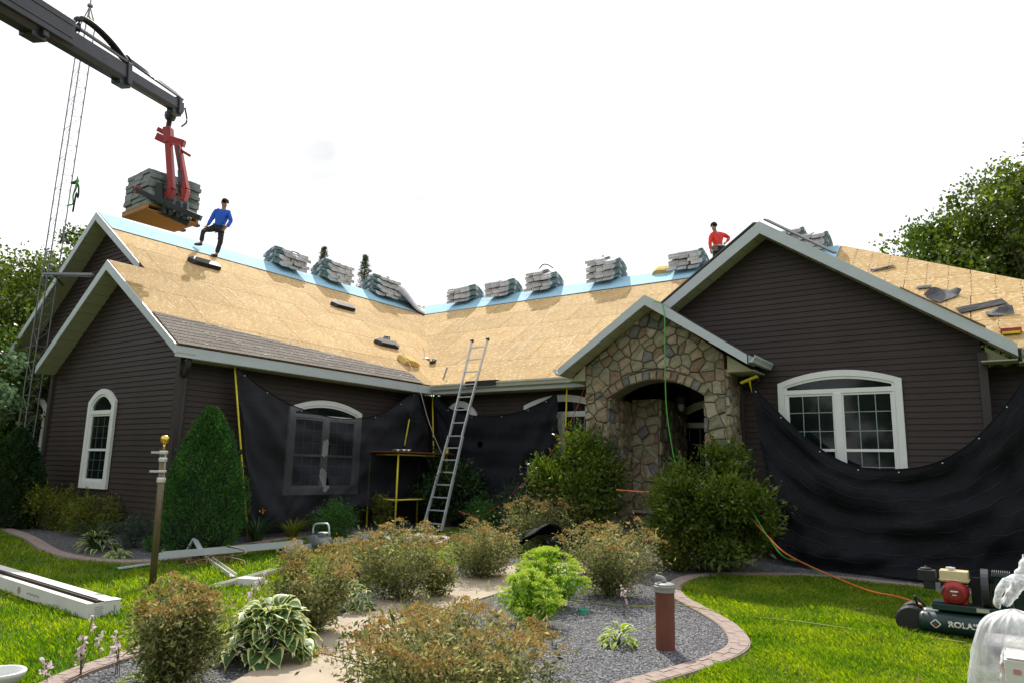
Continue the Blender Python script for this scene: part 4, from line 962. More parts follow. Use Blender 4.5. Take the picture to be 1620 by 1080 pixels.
b=B(); w0=atd(150,38,float((tp-CAM)@FWD)); w1=atd(137,30,float((tp-CAM)@FWD)); b.prism([w1+[-.0,0,.1],w1+[.05,0,.12],w0+[.02,0,-.08],w0+[-.05,0,-.07]],(0,.02,0)); b.beam(w0,tp,.02,.02); b.build('wind_vane',M('cream_vane',(.6,.6,.48),.5),mast)
b=B()
for dz,y in((0,my_-.2),(.09,my_+.1),(.03,my_-.05)): b.beam(at(68+dz*60,433+dz*40,1,y),at(147,434+dz*30,1,y+.1),.05,.05)
b.beam(at(80,428,1,my_-.15),at(100,452,1,my_+.6),.04,.04); b.build('house_bracket',m_alud,mast)
# safety harness hanging on the mast
hz=at(120,300,1,my_-.25); har=thing('safety_harness','green and black safety harness hanging on the lattice mast','harness',hz)
b=B(); b.tube(polyline([hz+[-.25,0,.22],hz+[-.05,-.03,.17],hz+[.12,-.03,.18]],8),.04,6); b.tube(polyline([hz+[.05,-.03,.2],hz+[.25,-.05,0],hz+[.3,-.05,-.3],hz+[.18,-.05,-.15],hz+[.12,-.05,-.6]],14),.022,6); b.build('harness_strap',m_black,har,smooth=True)
b=B(); b.tube(polyline([hz+[.1,-.04,.25],hz+[.12,-.06,0],hz+[.05,-.06,-.2],hz+[.1,-.06,-.4],hz+[-.15,-.06,-.38]],14),.02,6); b.tube(polyline([hz+[.14,-.06,.28],hz+[.2,-.06,.1],hz+[.12,-.06,-.1]],8),.018,6); b.build('harness_webbing',m_hoseg,har,smooth=True)
# ================================================================== NETS AND POLES
m_mesh=bpy.data.materials.new('debris_net'); m_mesh.use_nodes=True
_t=m_mesh.node_tree; _n=_t.nodes; _b=_n['Principled BSDF']; _b.inputs['Base Color'].default_value=(.018,.020,.026,1); _b.inputs['Roughness'].default_value=.75; _b.inputs['Specular IOR Level'].default_value=.3
_tr=_n.new('ShaderNodeBsdfTransparent'); _ms=_n.new('ShaderNodeMixShader'); _lw=_n.new('ShaderNodeLayerWeight'); _lw.inputs[0].default_value=.35
_mr=_n.new('ShaderNodeMapRange'); _mr.inputs[3].default_value=.74; _mr.inputs[4].default_value=1.0; _t.links.new(_lw.outputs['Facing'],_mr.inputs[0]); _t.links.new(_mr.outputs[0],_ms.inputs[0])
_t.links.new(_tr.outputs[0],_ms.inputs[1]); _t.links.new(_b.outputs[0],_ms.inputs[2]); _t.links.new(_ms.outputs[0],_n['Material Output'].inputs[0])
m_seam=M('net_seam',(.028,.028,.032),.6)
def net(name,top,bot,n,label,folds,mat,amp=.06,nu=90,nv=46,holes=(),seed=0,seams=0):
    Tp=polyline(top,nu); Bt=polyline(bot,nu); n=np.array(n,float); V=[]
    th=thing(name,label,'netting',(Tp[nu//2]+Bt[nu//2])/2)
    rr=random.Random(seed); ph=[rr.uniform(0,6) for _ in range(8)]
    for j in range(nv+1):
        v=j/nv
        for i in range(nu+1):
            u=i/nu; p=Tp[i]*(1-v)+Bt[i]*v
            w=0
            for k,(fu,fv,a) in enumerate(folds): w+=a*math.sin(fu*u*6.28+fv*v*6.28+ph[k]+1.5*math.sin(u*3+v*2+k))
            w+=.16*math.sin(u*34+v*11+2.4*math.sin(v*5+u*3))+.10*math.sin(u*12-v*38+2*math.sin(u*9))+.07*math.sin(u*70+v*26+3*math.sin(v*7))
            edge=min(1,v*6+.15); V.append(p+n*(amp*(w*edge+.9)))
    F=[(j*(nu+1)+i,j*(nu+1)+i+1,(j+1)*(nu+1)+i+1,(j+1)*(nu+1)+i) for j in range(nv) for i in range(nu) if not any(((i/nu-h[0])/h[2])**2+((j/nv-h[1])/h[3])**2<1 for h in holes)]
    npmesh('net_sheet',np.array(V),np.array(F),mat,th,smooth=True)
    b=B(); b.tube([np.array(V[i])+n*.004 for i in range(nu+1)],.011,6); b.build('net_hem',m_net,th,smooth=True)
    for k in range(1,seams+1):
        j=int(nv*k/(seams+1)); b=B(); b.tube([np.array(V[j*(nu+1)+i])+n*.004+[0,0,.015*math.sin(i*.35+k)] for i in range(0,nu+1)],.0035,4); b.build('net_seam',m_seam,th)
    for i in range(6,nu,19):
        b=B(); b.lathe(Tp[i]+n*(amp+.03)-[0,0,.05],[(.006,-.004),(.012,-.004),(.012,.004),(.006,.004)],8,axis=0 if abs(n[0])>.5 else 1); b.build('grommet',m_alu,th)
    return th
xa=-12.82
A_=lambda x,y,xx=xa:at(x,y,0,xx)
net('debris_net',[A_(372,582),A_(410,612),A_(470,645),A_(540,662),A_(600,653),A_(640,628),A_(657,617)],
    [A_(394,838,-12.6),A_(430,838,-12.6),A_(470,822,-12.6),A_(520,806,-12.65),A_(570,800,-12.7),A_(640,790,-12.7),A_(690,760,-12.75)],(1,0,0),
    'semi transparent black debris net hanging over the left wing window',[(3,-1.4,.5),(6,-2.6,.3),(1,2.2,.4),(10,-3,.12)],m_mesh,.085,nu=130,nv=70,holes=[(.44,.33,.016,.09),(.44,.66,.02,.12)])
ya_=14.62
Bm=lambda x,y,yy=ya_:at(x,y,1,yy)
net('debris_net',[Bm(690,618),Bm(712,645),Bm(760,658),Bm(820,652),Bm(862,635),Bm(885,622)],[Bm(700,775,14.45),Bm(740,792,14.45),Bm(780,790,14.45),Bm(820,785,14.45),Bm(860,770,14.45),Bm(886,745,14.45)],(0,-1,0),
    'black debris net hung across the middle wall behind the ladder',[(2,1,.5),(4,2.4,.4),(1,-3,.35)],m_net,.09,nu=120,nv=60,seed=3,holes=[(.37,.34,.018,.04)])
yc=14.0
Cm=lambda x,y,yy=yc:at(x,y,1,yy)
net('debris_net',[Cm(1190,606),Cm(1222,640),Cm(1280,695),Cm(1340,732),Cm(1400,742),Cm(1470,735),Cm(1530,705),Cm(1580,655),Cm(1612,612),Cm(1650,560)],
    [Cm(1238,888,13.85),Cm(1262,893,13.85),Cm(1300,898,13.85),Cm(1350,903,13.85),Cm(1400,908,13.85),Cm(1470,916,13.85),Cm(1530,924,13.85),Cm(1580,930,13.85),Cm(1630,938,13.85),Cm(1680,945,13.85)],(0,-1,0),
    'large black debris net sagging in front of the right gable window',[(2,-1.3,.5),(3,2,.35),(1,4,.3),(7,-2,.12)],m_net,.12,nu=170,nv=90,seed=5,seams=9)
# stitched bands on the big net
def pole(p,q,label,head=True,hax=None,r=.018):
    t=thing('support_pole',label,'pole',q,'yellow support poles holding the nets'); p=np.array(p);q=np.array(q)
    b=B(); b.tube([p,(p+q)/2+[0,0,0],q],r,8); b.build('pole_tube',m_yellow,t,smooth=True)
    b=B(); b.lathe((p+q)/2-[0,0,.05],[(r+.008,0),(r+.01,.05),(r+.008,.1)],8); b.build('pole_clamp',m_black,t)
    if head:
        hax=np.array(hax if hax is not None else (0,1,0),float); b=B(); b.beam(p-hax*.17,p+hax*.17,.09,.05); b.build('pole_head',m_yellow,t,bevel=.01)
    return t
q=at(394,836,0,-12.5); q[2]=g(q[0],q[1])
pole(at(371,577,0,-12.82),q,'long yellow pole against the left wing wall beside the cone shaped evergreen')
pole(at(656,617,0,-12.84),at(640,704,0,-12.62),'short yellow pole leaning above the yellow work table')
p2=at(684,620,1,14.55); pole(p2,at(687,770,1,14.5),'yellow pole in the inner corner behind the ladder',hax=(1,0,0))
pole(at(897,612,1,14.5),at(893,745,1,14.45),'yellow pole in front of the middle window beside the stone porch',hax=(1,0,0))
pole(at(1185,600,1,13.95),at(1199,648,1,13.98),'short yellow pole with T head at the corner of the large right net',hax=(.95,0,.35),r=.02)
# ================================================================== WORK TABLE (yellow tube frame with boards)
Apt=np.array([-11.92,12.45]); 
tb=thing('work_table','yellow tube frame table with thin plywood top in the inner corner','scaffold table',(Apt[0],Apt[1],.25))
zt2=2.02; Cn=[(Apt[0],Apt[1]),(Apt[0]-.92,Apt[1]),(Apt[0],Apt[1]+1.75),(Apt[0]-.92,Apt[1]+1.75)]
for x,y in Cn: b=B(); b.tube([(x,y,g(x,y)-.02),(x,y,zt2)],.022,8); b.build('post',m_yellow,tb,smooth=True)
for z in(.95,zt2-.03):
    for i,j in((0,1),(0,2),(1,3),(2,3)): b=B(); b.tube([(*Cn[i],z),(*Cn[j],z)],.018,8); b.build('rail',m_yellow,tb,smooth=True)
b=B(); b.box((Apt[0]-.46,Apt[1]+.85,zt2+.03),(1.2,2.1,.03)); b.build('table_board',M('red_brown_board',(.16,.05,.03),.7,.2,8),tb)
b=B(); b.tube([(*Cn[2],zt2),(Cn[2][0]+.02,Cn[2][1],zt2+.18)],.03,8); b.build('post_cap',m_yellow,tb)
rows=[[(Apt[0]-.55+.4*i/6,Apt[1]+.35+.25*j/5,zt2+.06+.05*abs(math.sin(i*2.1+j))) for i in range(7)] for j in range(6)]
cloth_grid('crumpled_paper',rows,m_white,'crumpled white paper on the yellow framed table','paper')
# ================================================================== LADDER
ld=thing('ladder','silver aluminium multi position ladder leaning on the gutter in the inner corner','ladder',G(682,840))
La0=G(668,838); La1=G(698,843); foot=(La0+La1)/2; 
foot=np.array([-11.15,12.95,g(-11.15,12.95)])
def L_at(f,side):      # f 0 foot..1 top
    z=foot[2]+f*4.62; y=foot[1]+(14.22-foot[1])*(z-foot[2])/(3.87-foot[2]); 
    pl_=at(*((668+(742-668)*f+ (2*math.sin(f*3)) ,838-298*f) if side<0 else (698+(775-698)*f,843-308*f)),1,y); return np.array([pl_[0],y,z])
wd=lambda f:.43+.14*max(0,(1-f*1.9))
cx=lambda f: foot[0]+(-10.82-foot[0])*f+.28*f*0
LS={-1:[],1:[]}
for f in(0,.5,1):
    z=foot[2]+f*4.62; y=foot[1]+(14.22-foot[1])*(z-foot[2])/(3.87-foot[2]); pc=at(*( (683+(759-683)*f, 840+(538-840)*f) ),1,y); c=np.array([pc[0],y,pc[2]])
    for sd_ in(-1,1): LS[sd_].append(c+np.array([1,0,0])*sd_*(wd(f)/2+.04*(f>.9)))
for sd_ in(-1,1):
    P_=LS[sd_]; b=B(); b.beam(P_[0],P_[1],.03,.075,up=(0,1,.3)); b.beam(P_[1]+[sd_*-.02,0,0],P_[2],.028,.07,up=(0,1,.3)); b.build('side_rail',m_alu,ld,bevel=.004)
    b=B(); b.tube([P_[2]-[.03,0,0],P_[2]+[.03,0,.0]],.045,8); b.build('rail_cap',m_black,ld); b=B(); b.box(P_[0],(.05,.1,.06)); b.build('foot',m_black,ld)
for k in range(15):
    f=(k+.6)/15.2; i=0 if f<.5 else 1; t_=(f-.5*i)*2; a=LS[-1][i]*(1-t_)+LS[-1][i+1]*t_; c=LS[1][i]*(1-t_)+LS[1][i+1]*t_
    b=B(); b.beam(a,c,.035,.028,up=(0,0,1)); b.build('rung',m_alu,ld)
# ================================================================== LAWN DEBRIS
def seg(name,pts,w,h,mat,label,cat,lift=.05,group=None):
    P=[p+[0,0,lift] for p in (Gl(pts) if len(pts[0])==2 else [np.array(p) for p in pts])]; b=B()
    for a,c in zip(P[:-1],P[1:]): 
        b.beam(a,c,w,.012); dr=c-a; sd_=np.cross(dr/np.linalg.norm(dr),[0,0,1]); b.beam(a+sd_*w/2+[0,0,h/2],c+sd_*w/2+[0,0,h/2],.012,h); b.beam(a-sd_*w/2+[0,0,h*.35],c-sd_*w/2+[0,0,h*.35],.012,h*.7)
    return tag(b.build(name,mat),label,cat,group)
GR='old gutter and fascia pieces on the lawn'
seg('old_gutter',[(252,893),(475,872)],.14,.11,m_fascia,'long pale old gutter lying on the lawn, reaching the brown post','gutter piece',.10,GR)
seg('old_gutter',[(455,877),(610,853)],.13,.10,m_fascia,'pale old gutter piece continuing towards the ladder','gutter piece',.05,GR)
seg('old_gutter',[(188,902),(248,893)],.09,.02,m_fascia,'thin pale strip lying left of the brown post','gutter piece',.03,GR)
seg('old_gutter',[(328,886),(368,915)],.11,.06,m_gutter,'short pale piece lying crosswise under the long gutter','gutter piece',.03,GR)
seg('old_gutter',[(342,932),(440,905)],.14,.05,m_gutter,'pale flat piece with a ragged end behind the large hosta','gutter piece',.03,GR)
p=G(305,880); b=B(); b.beam(p+[-.12,-.05,.05],p+[.0,0,.3],.1,.02); b.beam(p+[0,0,.3],p+[.22,.05,.05],.1,.02); tag(b.build('bent_flashing',m_fascia),'bent pale flashing standing like a tent behind the long gutter','flashing',GR)
p=G(395,925); b=B(); b.box(p+[0,0,.05],(.3,.2,.1),rz=.4); tag(b.build('foam_offcut',m_carton),'small pale block on the lawn beside the large hosta','block')
for (px,py,s_,lab) in((592,858,.5,'crumpled silver flashing scrap left of the yellow table post'),(672,858,.55,'crumpled pinkish foil scrap at the foot of the ladder'),(640,862,.3,'small grey foil scrap among the rusty seed heads')):
    p=G(px,py); rr=random.Random(px); rows=[[p+np.array([(i/6-.5)*s_*1.6,(j/5-.5)*s_,.03+.12*abs(math.sin(i*1.7+j*2.3+px))+rr.uniform(0,.03)]) for i in range(7)] for j in range(6)]
    cloth_grid('metal_scrap',rows,m_alud if px!=672 else M('pink_foil',(.5,.42,.42),.35,.2,9),lab,'scrap',smooth=False)
p=G(683,862); b=B(); b.box(p+[0,0,.06],(.5,.32,.02),ax=[np.array([.9,.4,.1]),np.array([-.4,.9,.15]),np.array([0,-.2,1.])]); tag(b.build('roof_board_scrap',m_conc),'tan board scrap lying in front of the ladder feet','scrap')
# debris heap: dark wood/cable coil
b=B(); 
for k in range(22):
    p=G(300+random.uniform(-8,70),888+random.uniform(-3,8)); a=random.uniform(0,3.1); L_=random.uniform(.08,.22); b.tube(polyline([p+[-L_*math.cos(a),-L_*math.sin(a),.02],p+[0,0,random.uniform(.04,.14)],p+[L_*math.cos(a),L_*math.sin(a),.03]],6),.013,5)
tag(b.build('brown_rope_heap',M('brown_rope',(.17,.10,.05),.9,.3,9)),'tangled heap of brown rope and roots under the long gutter','rope heap')
p=G(372,897); b=B(); b.tube([p+np.array([.17*math.cos(a),.13*math.sin(a),.05+.01*k]) for k,a in enumerate(np.linspace(0,11,30))],.014,5); tag(b.build('hose_coil',M('olive_tube',(.12,.09,.04),.7)),'small olive hose coil beside the brown rope heap','hose coil')
p=G(400,866); b=B(); b.tube(polyline([p+[-.3,0,.02],p+[0,.1,.05],p+[.4,0,.04],p+[.8,.1,.05]],12),.03,6); tag(b.build('black_strip',m_black,smooth=True),'black rubber strip lying by the curb behind the long gutter','strip')
# small electric compressor / tank with handle
p=G(505,872); sc=thing('small_compressor','small grey metal tank with curved handle half hidden by seed heads','compressor',p)
b=B(); b.lathe(p+[0,0,.16],[(.02,-.26),(.09,-.25),(.13,-.2),(.13,.2),(.09,.25),(.02,.26)],14,axis=0); b.build('tank',m_alud,sc,smooth=True)
b=B(); b.tube(polyline([p+[-.2,0,.3],p+[-.18,0,.46],p+[.05,0,.5],p+[.2,0,.48],p+[.24,0,.3]],14),.018,6); b.build('handle',m_alu,sc,smooth=True)
b=B(); b.box(p+[.1,0,.30],(.2,.16,.1)); b.build('motor',m_alud,sc,bevel=.02)
b=B(); b.box(p+[-.2,0,.02],(.04,.22,.05)); b.box(p+[.2,0,.02],(.04,.22,.05)); b.build('foot',m_black,sc)
# white carton with brown gutter stock
c0=G(134,980); c1=G(-120,893); dv=(c1-c0); Lx=np.linalg.norm(dv[:2])+.3; dv/=np.linalg.norm(dv); sdn=np.array([-dv[1],dv[0],0]); 
if sdn[1]<0: sdn=-sdn
ct=thing('long_carton','long open white carton of brown gutter stock lying on the left lawn','carton',c0)
w_,h_=.36,.15
def cb(u0,u1,v0,v1,z0,z1,mat,name):
    b=B(); c=c0+dv*(u0+u1)/2+sdn*(v0+v1)/2+np.array([0,0,(z0+z1)/2+.01]); b.box(c,(u1-u0,v1-v0,z1-z0),ax=[dv,sdn,np.array([0,0,1.])]); return b.build(name,mat,ct)
cb(0,Lx,0,.008,0,h_,m_carton,'carton_side'); cb(0,Lx,w_-.008,w_,0,h_,m_carton,'carton_side'); cb(-.008,0,0,w_,0,h_,m_carton,'carton_end'); cb(0,Lx,.008,w_-.008,0,.008,m_carton,'carton_bottom')
cb(.0,Lx,.0,.075,h_,h_+.006,m_carton,'carton_flap'); cb(.0,Lx,.215,w_,h_,h_+.006,m_carton,'carton_flap'); cb(-.01,.16,.18,w_+.01,h_+.007,h_+.013,m_carton,'tape_flap')
cb(.06,Lx,.085,.10,.02,h_-.005,m_brown,'gutter_stock'); cb(.06,Lx,.18,.20,.02,h_-.005,m_brown,'gutter_stock'); cb(.06,Lx,.10,.18,.02,.08,m_brown,'gutter_stock')
b=B()   # faint printed label blocks on the carton end and side
for k in range(5): b.box(c0+dv*-.0095+sdn*(.13+.0)+np.array([0,0,.045+k*.018]),(.001,.10-.012*(k%3),.006),ax=[dv,sdn,np.array([0,0,1.])])
b.box(c0+dv*-.0095+sdn*.30+np.array([0,0,.08]),(.001,.012,.07),ax=[dv,sdn,np.array([0,0,1.])])
for k in range(7): b.box(c0+dv*(1.2+k*.05)+sdn*-.0015+np.array([0,0,.075+.008*(k%2)]),(.03,.001,.022),ax=[dv,sdn,np.array([0,0,1.])])
b.build('carton_print',M('carton_print',(.24,.27,.31),.8),ct)
b=B(); b.lathe(c0+dv*1.75+sdn*-.0015+np.array([0,0,.08]),[(.03,-.001),(.045,-.001),(.045,.001),(.03,.001)],16,axis=1); b.build('carton_logo',M('carton_print_red',(.4,.25,.22),.8),ct)
# flagpole stub
p=G(241,925); fp=thing('flagpole','short bronze flagpole section with gold ball standing on the lawn','flagpole',p)
sc_=scale_at(p); tp_=at(259,712,1,p[1]); H_=tp_[2]-p[2]
tpv=np.array([tp_[0],p[1],tp_[2]])
b=B(); b.tube([p,tpv],.046,14,r2=.043); b.build('pole_section',m_bronze,fp,smooth=True)
for f,r_,hh in((.985,.054,.05),(.93,.052,.06),(.84,.052,.035),(.775,.054,.07)):
    b=B(); c=p*(1-f)+tpv*f; b.lathe(c,[(r_,-hh/2),(r_+.006,-hh/4),(r_+.006,hh/4),(r_,hh/2)],14); b.build('collar',m_alu,fp,smooth=False)
b=B()
for f in(.985,.84): c=p*(1-f)+tpv*f; b.beam(c-R0*.06,c-R0*.17,.02,.03); b.beam(c-R0*.15,c-R0*.15-[0,0,.1],.012,.012)
b.build('cleat',m_alu,fp)
b=B(); b.tube([tpv,tpv+[0,0,.1]],.016,8); b.lathe(tpv+[0,0,.155],[(.005,-.062),(.03,-.055),(.052,-.033),(.062,0),(.052,.033),(.03,.055),(.005,.062)],16); b.build('gold_ball',m_gold,fp,smooth=True)
# red-brown pipe
p=G(1053,1030); pp=thing('vent_pipe','rust red upright pipe with grey cap standing in the gravel','pipe',p)
b=B(); b.lathe(p,[(.092,-.02),(.092,.545)],24); b.build('pipe_body',m_rust,pp,smooth=True)
b=B(); b.lathe(p+[0,0,.55],[(.098,0),(.098,.035),(.104,.036),(.106,.055),(.098,.06),(.096,.075),(.07,.085),(.01,.088)],24); b.build('pipe_cap',m_cap,pp)
b=B(); b.tube(polyline([p-R0*.0+[0,0,.64],p-R0*.03+[0,.02,.67],p-R0*.10+[0,.03,.685]],8),.026,10); b.build('cap_spout',m_cap,pp,smooth=True)
for m_ in pp.children: 
    if m_.name.startswith('pipe_body'): 
        md=m_.modifiers.new('e','EDGE_SPLIT')
p=G(923,972); b=B(); b.lathe(p,[(.055,0),(.06,.07),(.052,.072),(.048,.03)],18); tag(b.build('green_tub',m_pipeg,smooth=False),'small green plastic pipe collar on the gravel beside the lime sedum','pipe collar')
p=G(1030,997); b=B(); b.box(p+[0,0,.02],(.10,.05,.004),rz=.5); tag(b.build('fallen_leaf',l_yell),'pale fallen leaf on the gravel left of the rust red pipe','leaf')
# white pot rim at bottom left
p=G(-5,1092); pot=thing('white_planter','white round planter rim at the bottom left corner','planter',p); b=B(); b.lathe(p,[(.12,0),(.16,.1),(.17,.11),(.175,.13),(.165,.14),(.15,.135),(.14,.05)],24); b.build('planter_bowl',m_white,pot,smooth=True)
b=B(); b.lathe(p+[0,0,.06],[(.13,0),(.01,.01)],16); b.build('soil',m_mulch,pot)
# black landscape fabric heap in the shrubs
q0=G(868,884); rows=[]
for i in range(15):
    row=[]
    for j in range(9):
        u=i/14; v=j/8; arch=math.sin(min(1,u*1.1)*math.pi)*.52+.06
        c=q0+R0*(-.75+1.75*u)+np.array([FWD[0],FWD[1],0])*(v*.8)
        row.append(c+np.array([0,0,arch*(1-.35*v)+.05*math.sin(u*17+v*9)+.03*math.sin(v*21)]))
    rows.append(row)
cloth_grid('black_fabric_heap',rows,m_net,'black landscape fabric humped up between the rusty seeded shrubs','fabric',.01)
b=B(); b.tube(polyline([q0+R0*.1+[0,0,.4],q0+R0*.12+[0,0,.2],q0+R0*.05+[0,0,.02]],8),[.22,.2,.18,.17,.16,.16,.18,.22,.28],10); tag(b.build('black_fabric_fold',m_net,smooth=True),'black fabric fold hanging below the humped fabric','fabric')
# ================================================================== HOSES
def hose(name,pts,r,mat,label): b=B(); b.tube(polyline(pts,60),r,6); return tag(b.build(name,mat,smooth=True),label,'hose')
hose('green_hose',[at(1032,476,1,13.1),at(1046,480,1,13.1),at(1051,497,1,13.12),at(1052,560,1,13.14),at(1054,640,1,13.15),at(1062,700,1,13.2),at(1070,735,1,13.2),at(1085,750,1,13.1)],.011,m_hoseg,'bright green hose hanging down in front of the porch gable')
hose('red_cord',[at(928,604,1,14.1),at(908,655,1,14.0),at(880,705,1,13.9),at(842,752,1,13.7)],.009,m_hoser,'thin red cord slanting down left of the stone porch')
hose('orange_hose',[at(975,774,1,12.4),at(1000,776,1,12.6),at(1030,777,1,12.7),at(1090,770,1,12.6),at(1140,785,1,12.3),at(1180,812,1,12.2),at(1215,848,1,11.9),at(1245,876,1,11.8),G(1300,915)+[0,0,.12],G(1370,942)+[0,0,.09],G(1420,955)+[0,0,.10],np.array([-1.05,9.6,.3])],.013,m_orange,'orange air hose running from the shrub to the compressor')
hose('green_air_line',[at(1165,775,1,12.1),at(1190,810,1,12.0),at(1215,848,1,11.9),at(1240,880,1,11.7),G(1270,900)+[0,0,.12],G(1300,912)+[0,0,.03]],.009,m_hoseg,'thin green line beside the orange hose at the right bush')
hose('olive_cord',[G(880,948)+[0,0,.02],G(1000,962)+[0,0,.03],G(1075,967)+[0,0,.08],G(1160,978)+[0,0,.05],G(1260,989)+[0,0,.05],G(1345,1001)+[0,0,.05],G(1430,1008)+[0,0,.04],G(1530,1024)+[0,0,.05]],.006,m_hosey,'thin olive cord lying across the gravel and the right lawn')
hose('pale_cord',[on_left(614,540)+[0,0,.1],on_left(640,572)+[0,0,.2],at(663,613,0,-12.58),at(678,665,0,-12.3),at(700,720,0,-11.9),at(722,765,0,-11.6)],.008,m_cord,'pale cord running from the nail gun over the eave to the ladder')
hose('red_cord',[at(840,752,1,13.6),at(800,790,1,13.4),at(760,815,1,13.2),at(725,808,1,13.1)],.008,m_hoser,'red cord on the ground among shrubs left of the porch')
# ================================================================== COMPRESSOR
cpz=G(1440,1004); X0=cpz[0]-.06; Y0=cpz[1]+.12; Z0=g(X0,Y0)
cm=thing('air_compressor','dark green wheeled air compressor with red petrol engine on the right lawn','air compressor',(X0+.6,Y0,Z0))
CC=lambda x,y,z:np.array([X0+x,Y0+y,Z0+z])
for yy in(0,.30):
    b=B(); b.lathe(CC(.14,yy,.17),[(.01,-.03),(.07,-.02),(.11,.0),(.125,.04),(.125,1.04),(.11,1.08),(.07,1.1),(.01,1.11)],22,axis=0); b.build('air_tank',m_green,cm,smooth=True)
for wy_ in(.0,.38):
    b=B(); b.lathe(CC(.05,wy_,.16),[(.06,-.05),(.15,-.045),(.17,-.02),(.17,.03),(.15,.045),(.06,.05)],22,axis=1); b.build('wheel',m_black,cm,smooth=False)
b=B(); b.box(CC(.70,.15,.36),(.86,.40,.075)); b.build('deck_plate',m_green,cm,bevel=.01)
b=B(); b.box(CC(.76,-.055,.365),(.12,.004,.045)); b.build('rating_plate',M('plate',(.45,.43,.33),.5),cm)
b=B(); b.tube(polyline([CC(.12,-.02,.36),CC(.10,-.06,.46),CC(.16,-.06,.40),CC(.2,-.02,.34)],10),.014,6); b.build('lift_handle',m_green,cm,smooth=True)
# engine
b=B(); b.box(CC(.50,.16,.50),(.24,.26,.2)); b.lathe(CC(.50,.02,.53),[(.03,-.06),(.09,-.055),(.125,-.03),(.14,.02),(.14,.12)],22,axis=1); b.build('engine_housing',m_red,cm,smooth=False,bevel=.01)
b=B(); b.lathe(CC(.50,-.045,.53),[(.05,-.012),(.075,-.01),(.08,0)],18,axis=1); b.build('recoil_cover',M('dark_red',(.22,.02,.02),.5),cm)
b=B(); b.box(CC(.50,-.062,.555),(.075,.004,.016)); b.box(CC(.50,-.062,.512),(.04,.004,.010)); b.build('engine_badge',m_white,cm)
b=B(); b.box(CC(.50,-.0625,.534),(.05,.004,.02)); b.build('engine_badge',m_red,cm)
b=B(); b.box(CC(.50,.14,.715),(.28,.22,.13)); b.box(CC(.50,.14,.672),(.30,.24,.012)); b.build('fuel_tank',m_tank,cm,bevel=.03)
b=B(); b.lathe(CC(.47,.12,.79),[(.045,0),(.05,.01),(.048,.025),(.02,.03)],14); b.build('fuel_cap',m_alu,cm)
b=B(); b.box(CC(.23,.12,.70),(.18,.16,.13)); b.box(CC(.25,.12,.60),(.12,.14,.12)); b.lathe(CC(.22,.12,.765),[(.06,0),(.06,.02),(.015,.03),(.015,.045)],12); b.build('air_filter',m_black,cm,bevel=.02)
b=B(); b.box(CC(.34,.04,.58),(.05,.06,.1)); b.tube([CC(.36,-.02,.52),CC(.40,-.04,.60)],.012,6); b.build('throttle_lever',m_alud,cm)
# belt guard mesh
b=B(); b.box(CC(.80,.2,.55),(.30,.02,.32)); b.build('guard_back',m_black,cm)
b=B()
for i in range(8):
    for j in range(12): b.box(CC(.76+i*.022,.03,.42+j*.022),(.011,.004,.009))
b.build('guard_mesh',M('brass_mesh',(.35,.30,.14),.5,.1,5,metal=.5),cm,kind='stuff')
b=B(); b.lathe(CC(.82,.06,.66),[(.19,-.03),(.2,-.02),(.2,.03),(.19,.035)],26,axis=0) if False else b.lathe(CC(.80,.06,.62),[(.16,-.035),(.215,-.035),(.215,.035),(.16,.035)],28,axis=0); b.build('flywheel',m_crane,cm,smooth=False)
b=B(); b.box(CC(.95,.14,.58),(.16,.22,.36)); b.box(CC(1.12,.14,.56),(.14,.22,.32)); b.build('pump_cylinder',m_green,cm,bevel=.02)
for k in range(11):
    b=B(); b.box(CC(.95,.14,.50+k*.026),(.19,.27,.008)); b.box(CC(1.12,.14,.48+k*.026),(.17,.26,.008)); b.build('cooling_fin',m_green,cm)
b=B()
for k in range(9): b.box(CC(.87+k*.02,.14,.79),(.006,.22,.04)); b.box(CC(1.05+k*.018,.14,.765),(.006,.22,.035))
b.build('head_fins',m_alud,cm)
def lettering(txt,size,mat,parent,fn,name='lettering',extr=.001):
    cu=bpy.data.curves.new(name,'FONT'); cu.body=txt; cu.size=size; cu.offset=size*.045; tmp=bpy.data.objects.new('tmp',cu); COL.objects.link(tmp)
    bpy.context.view_layer.update(); me=bpy.data.meshes.new_from_object(tmp.evaluated_get(bpy.context.evaluated_depsgraph_get())); bpy.data.objects.remove(tmp)
    vs=[fn(v.co.x,v.co.y) for v in me.vertices]; b=B(); b.add(vs,[tuple(p.vertices) for p in me.polygons]); return b.build(name,mat,parent)
def ontank(x,y):      # wrap on the front of the near tank
    a=(y-.02)/.1275; return CC(.42+x*1.05,-.1275*math.cos(a),.175+.1275*math.sin(a))
m_lett=M('cream_lettering',(.62,.62,.55),.6,.15,30)
lettering('ROLAIR',.088,m_lett,cm,ontank)
def ond(u,v):
    a=(v)/.1275; return CC(.30+u,-.1278*math.cos(a),.17+.1278*math.sin(a))
b=B(); K=10
for (a0,a1,c0_,c1_) in((-.05,0,0,.05),(0,.05,.05,0),(-.05,0,0,-.05),(0,.05,-.05,0)):
    for w in(0,): 
        p0=np.array([a0,c0_]); p1=np.array([a1,c1_]); dd=(p1-p0)/np.linalg.norm(p1-p0); nn_=np.array([-dd[1],dd[0]])*.006; b.add([ond(*(p0-nn_)),ond(*(p1-nn_)),ond(*(p1+nn_)),ond(*(p0+nn_))],[(0,1,2,3)])
b.build('diamond_logo',m_lett,cm); b=B(); b.add([ond(-.02,-.003),ond(0,-.022),ond(.02,-.003),ond(0,.012)],[(0,1,2,3)]); b.build('logo_centre',m_red,cm)
b=B(); b.box(CC(.5,-.04,.05),(.08,.03,.12)); b.box(CC(1.15,.15,.05),(.05,.36,.1)); b.build('tank_foot',m_green,cm)
cm.scale=(.96,.96,.90)
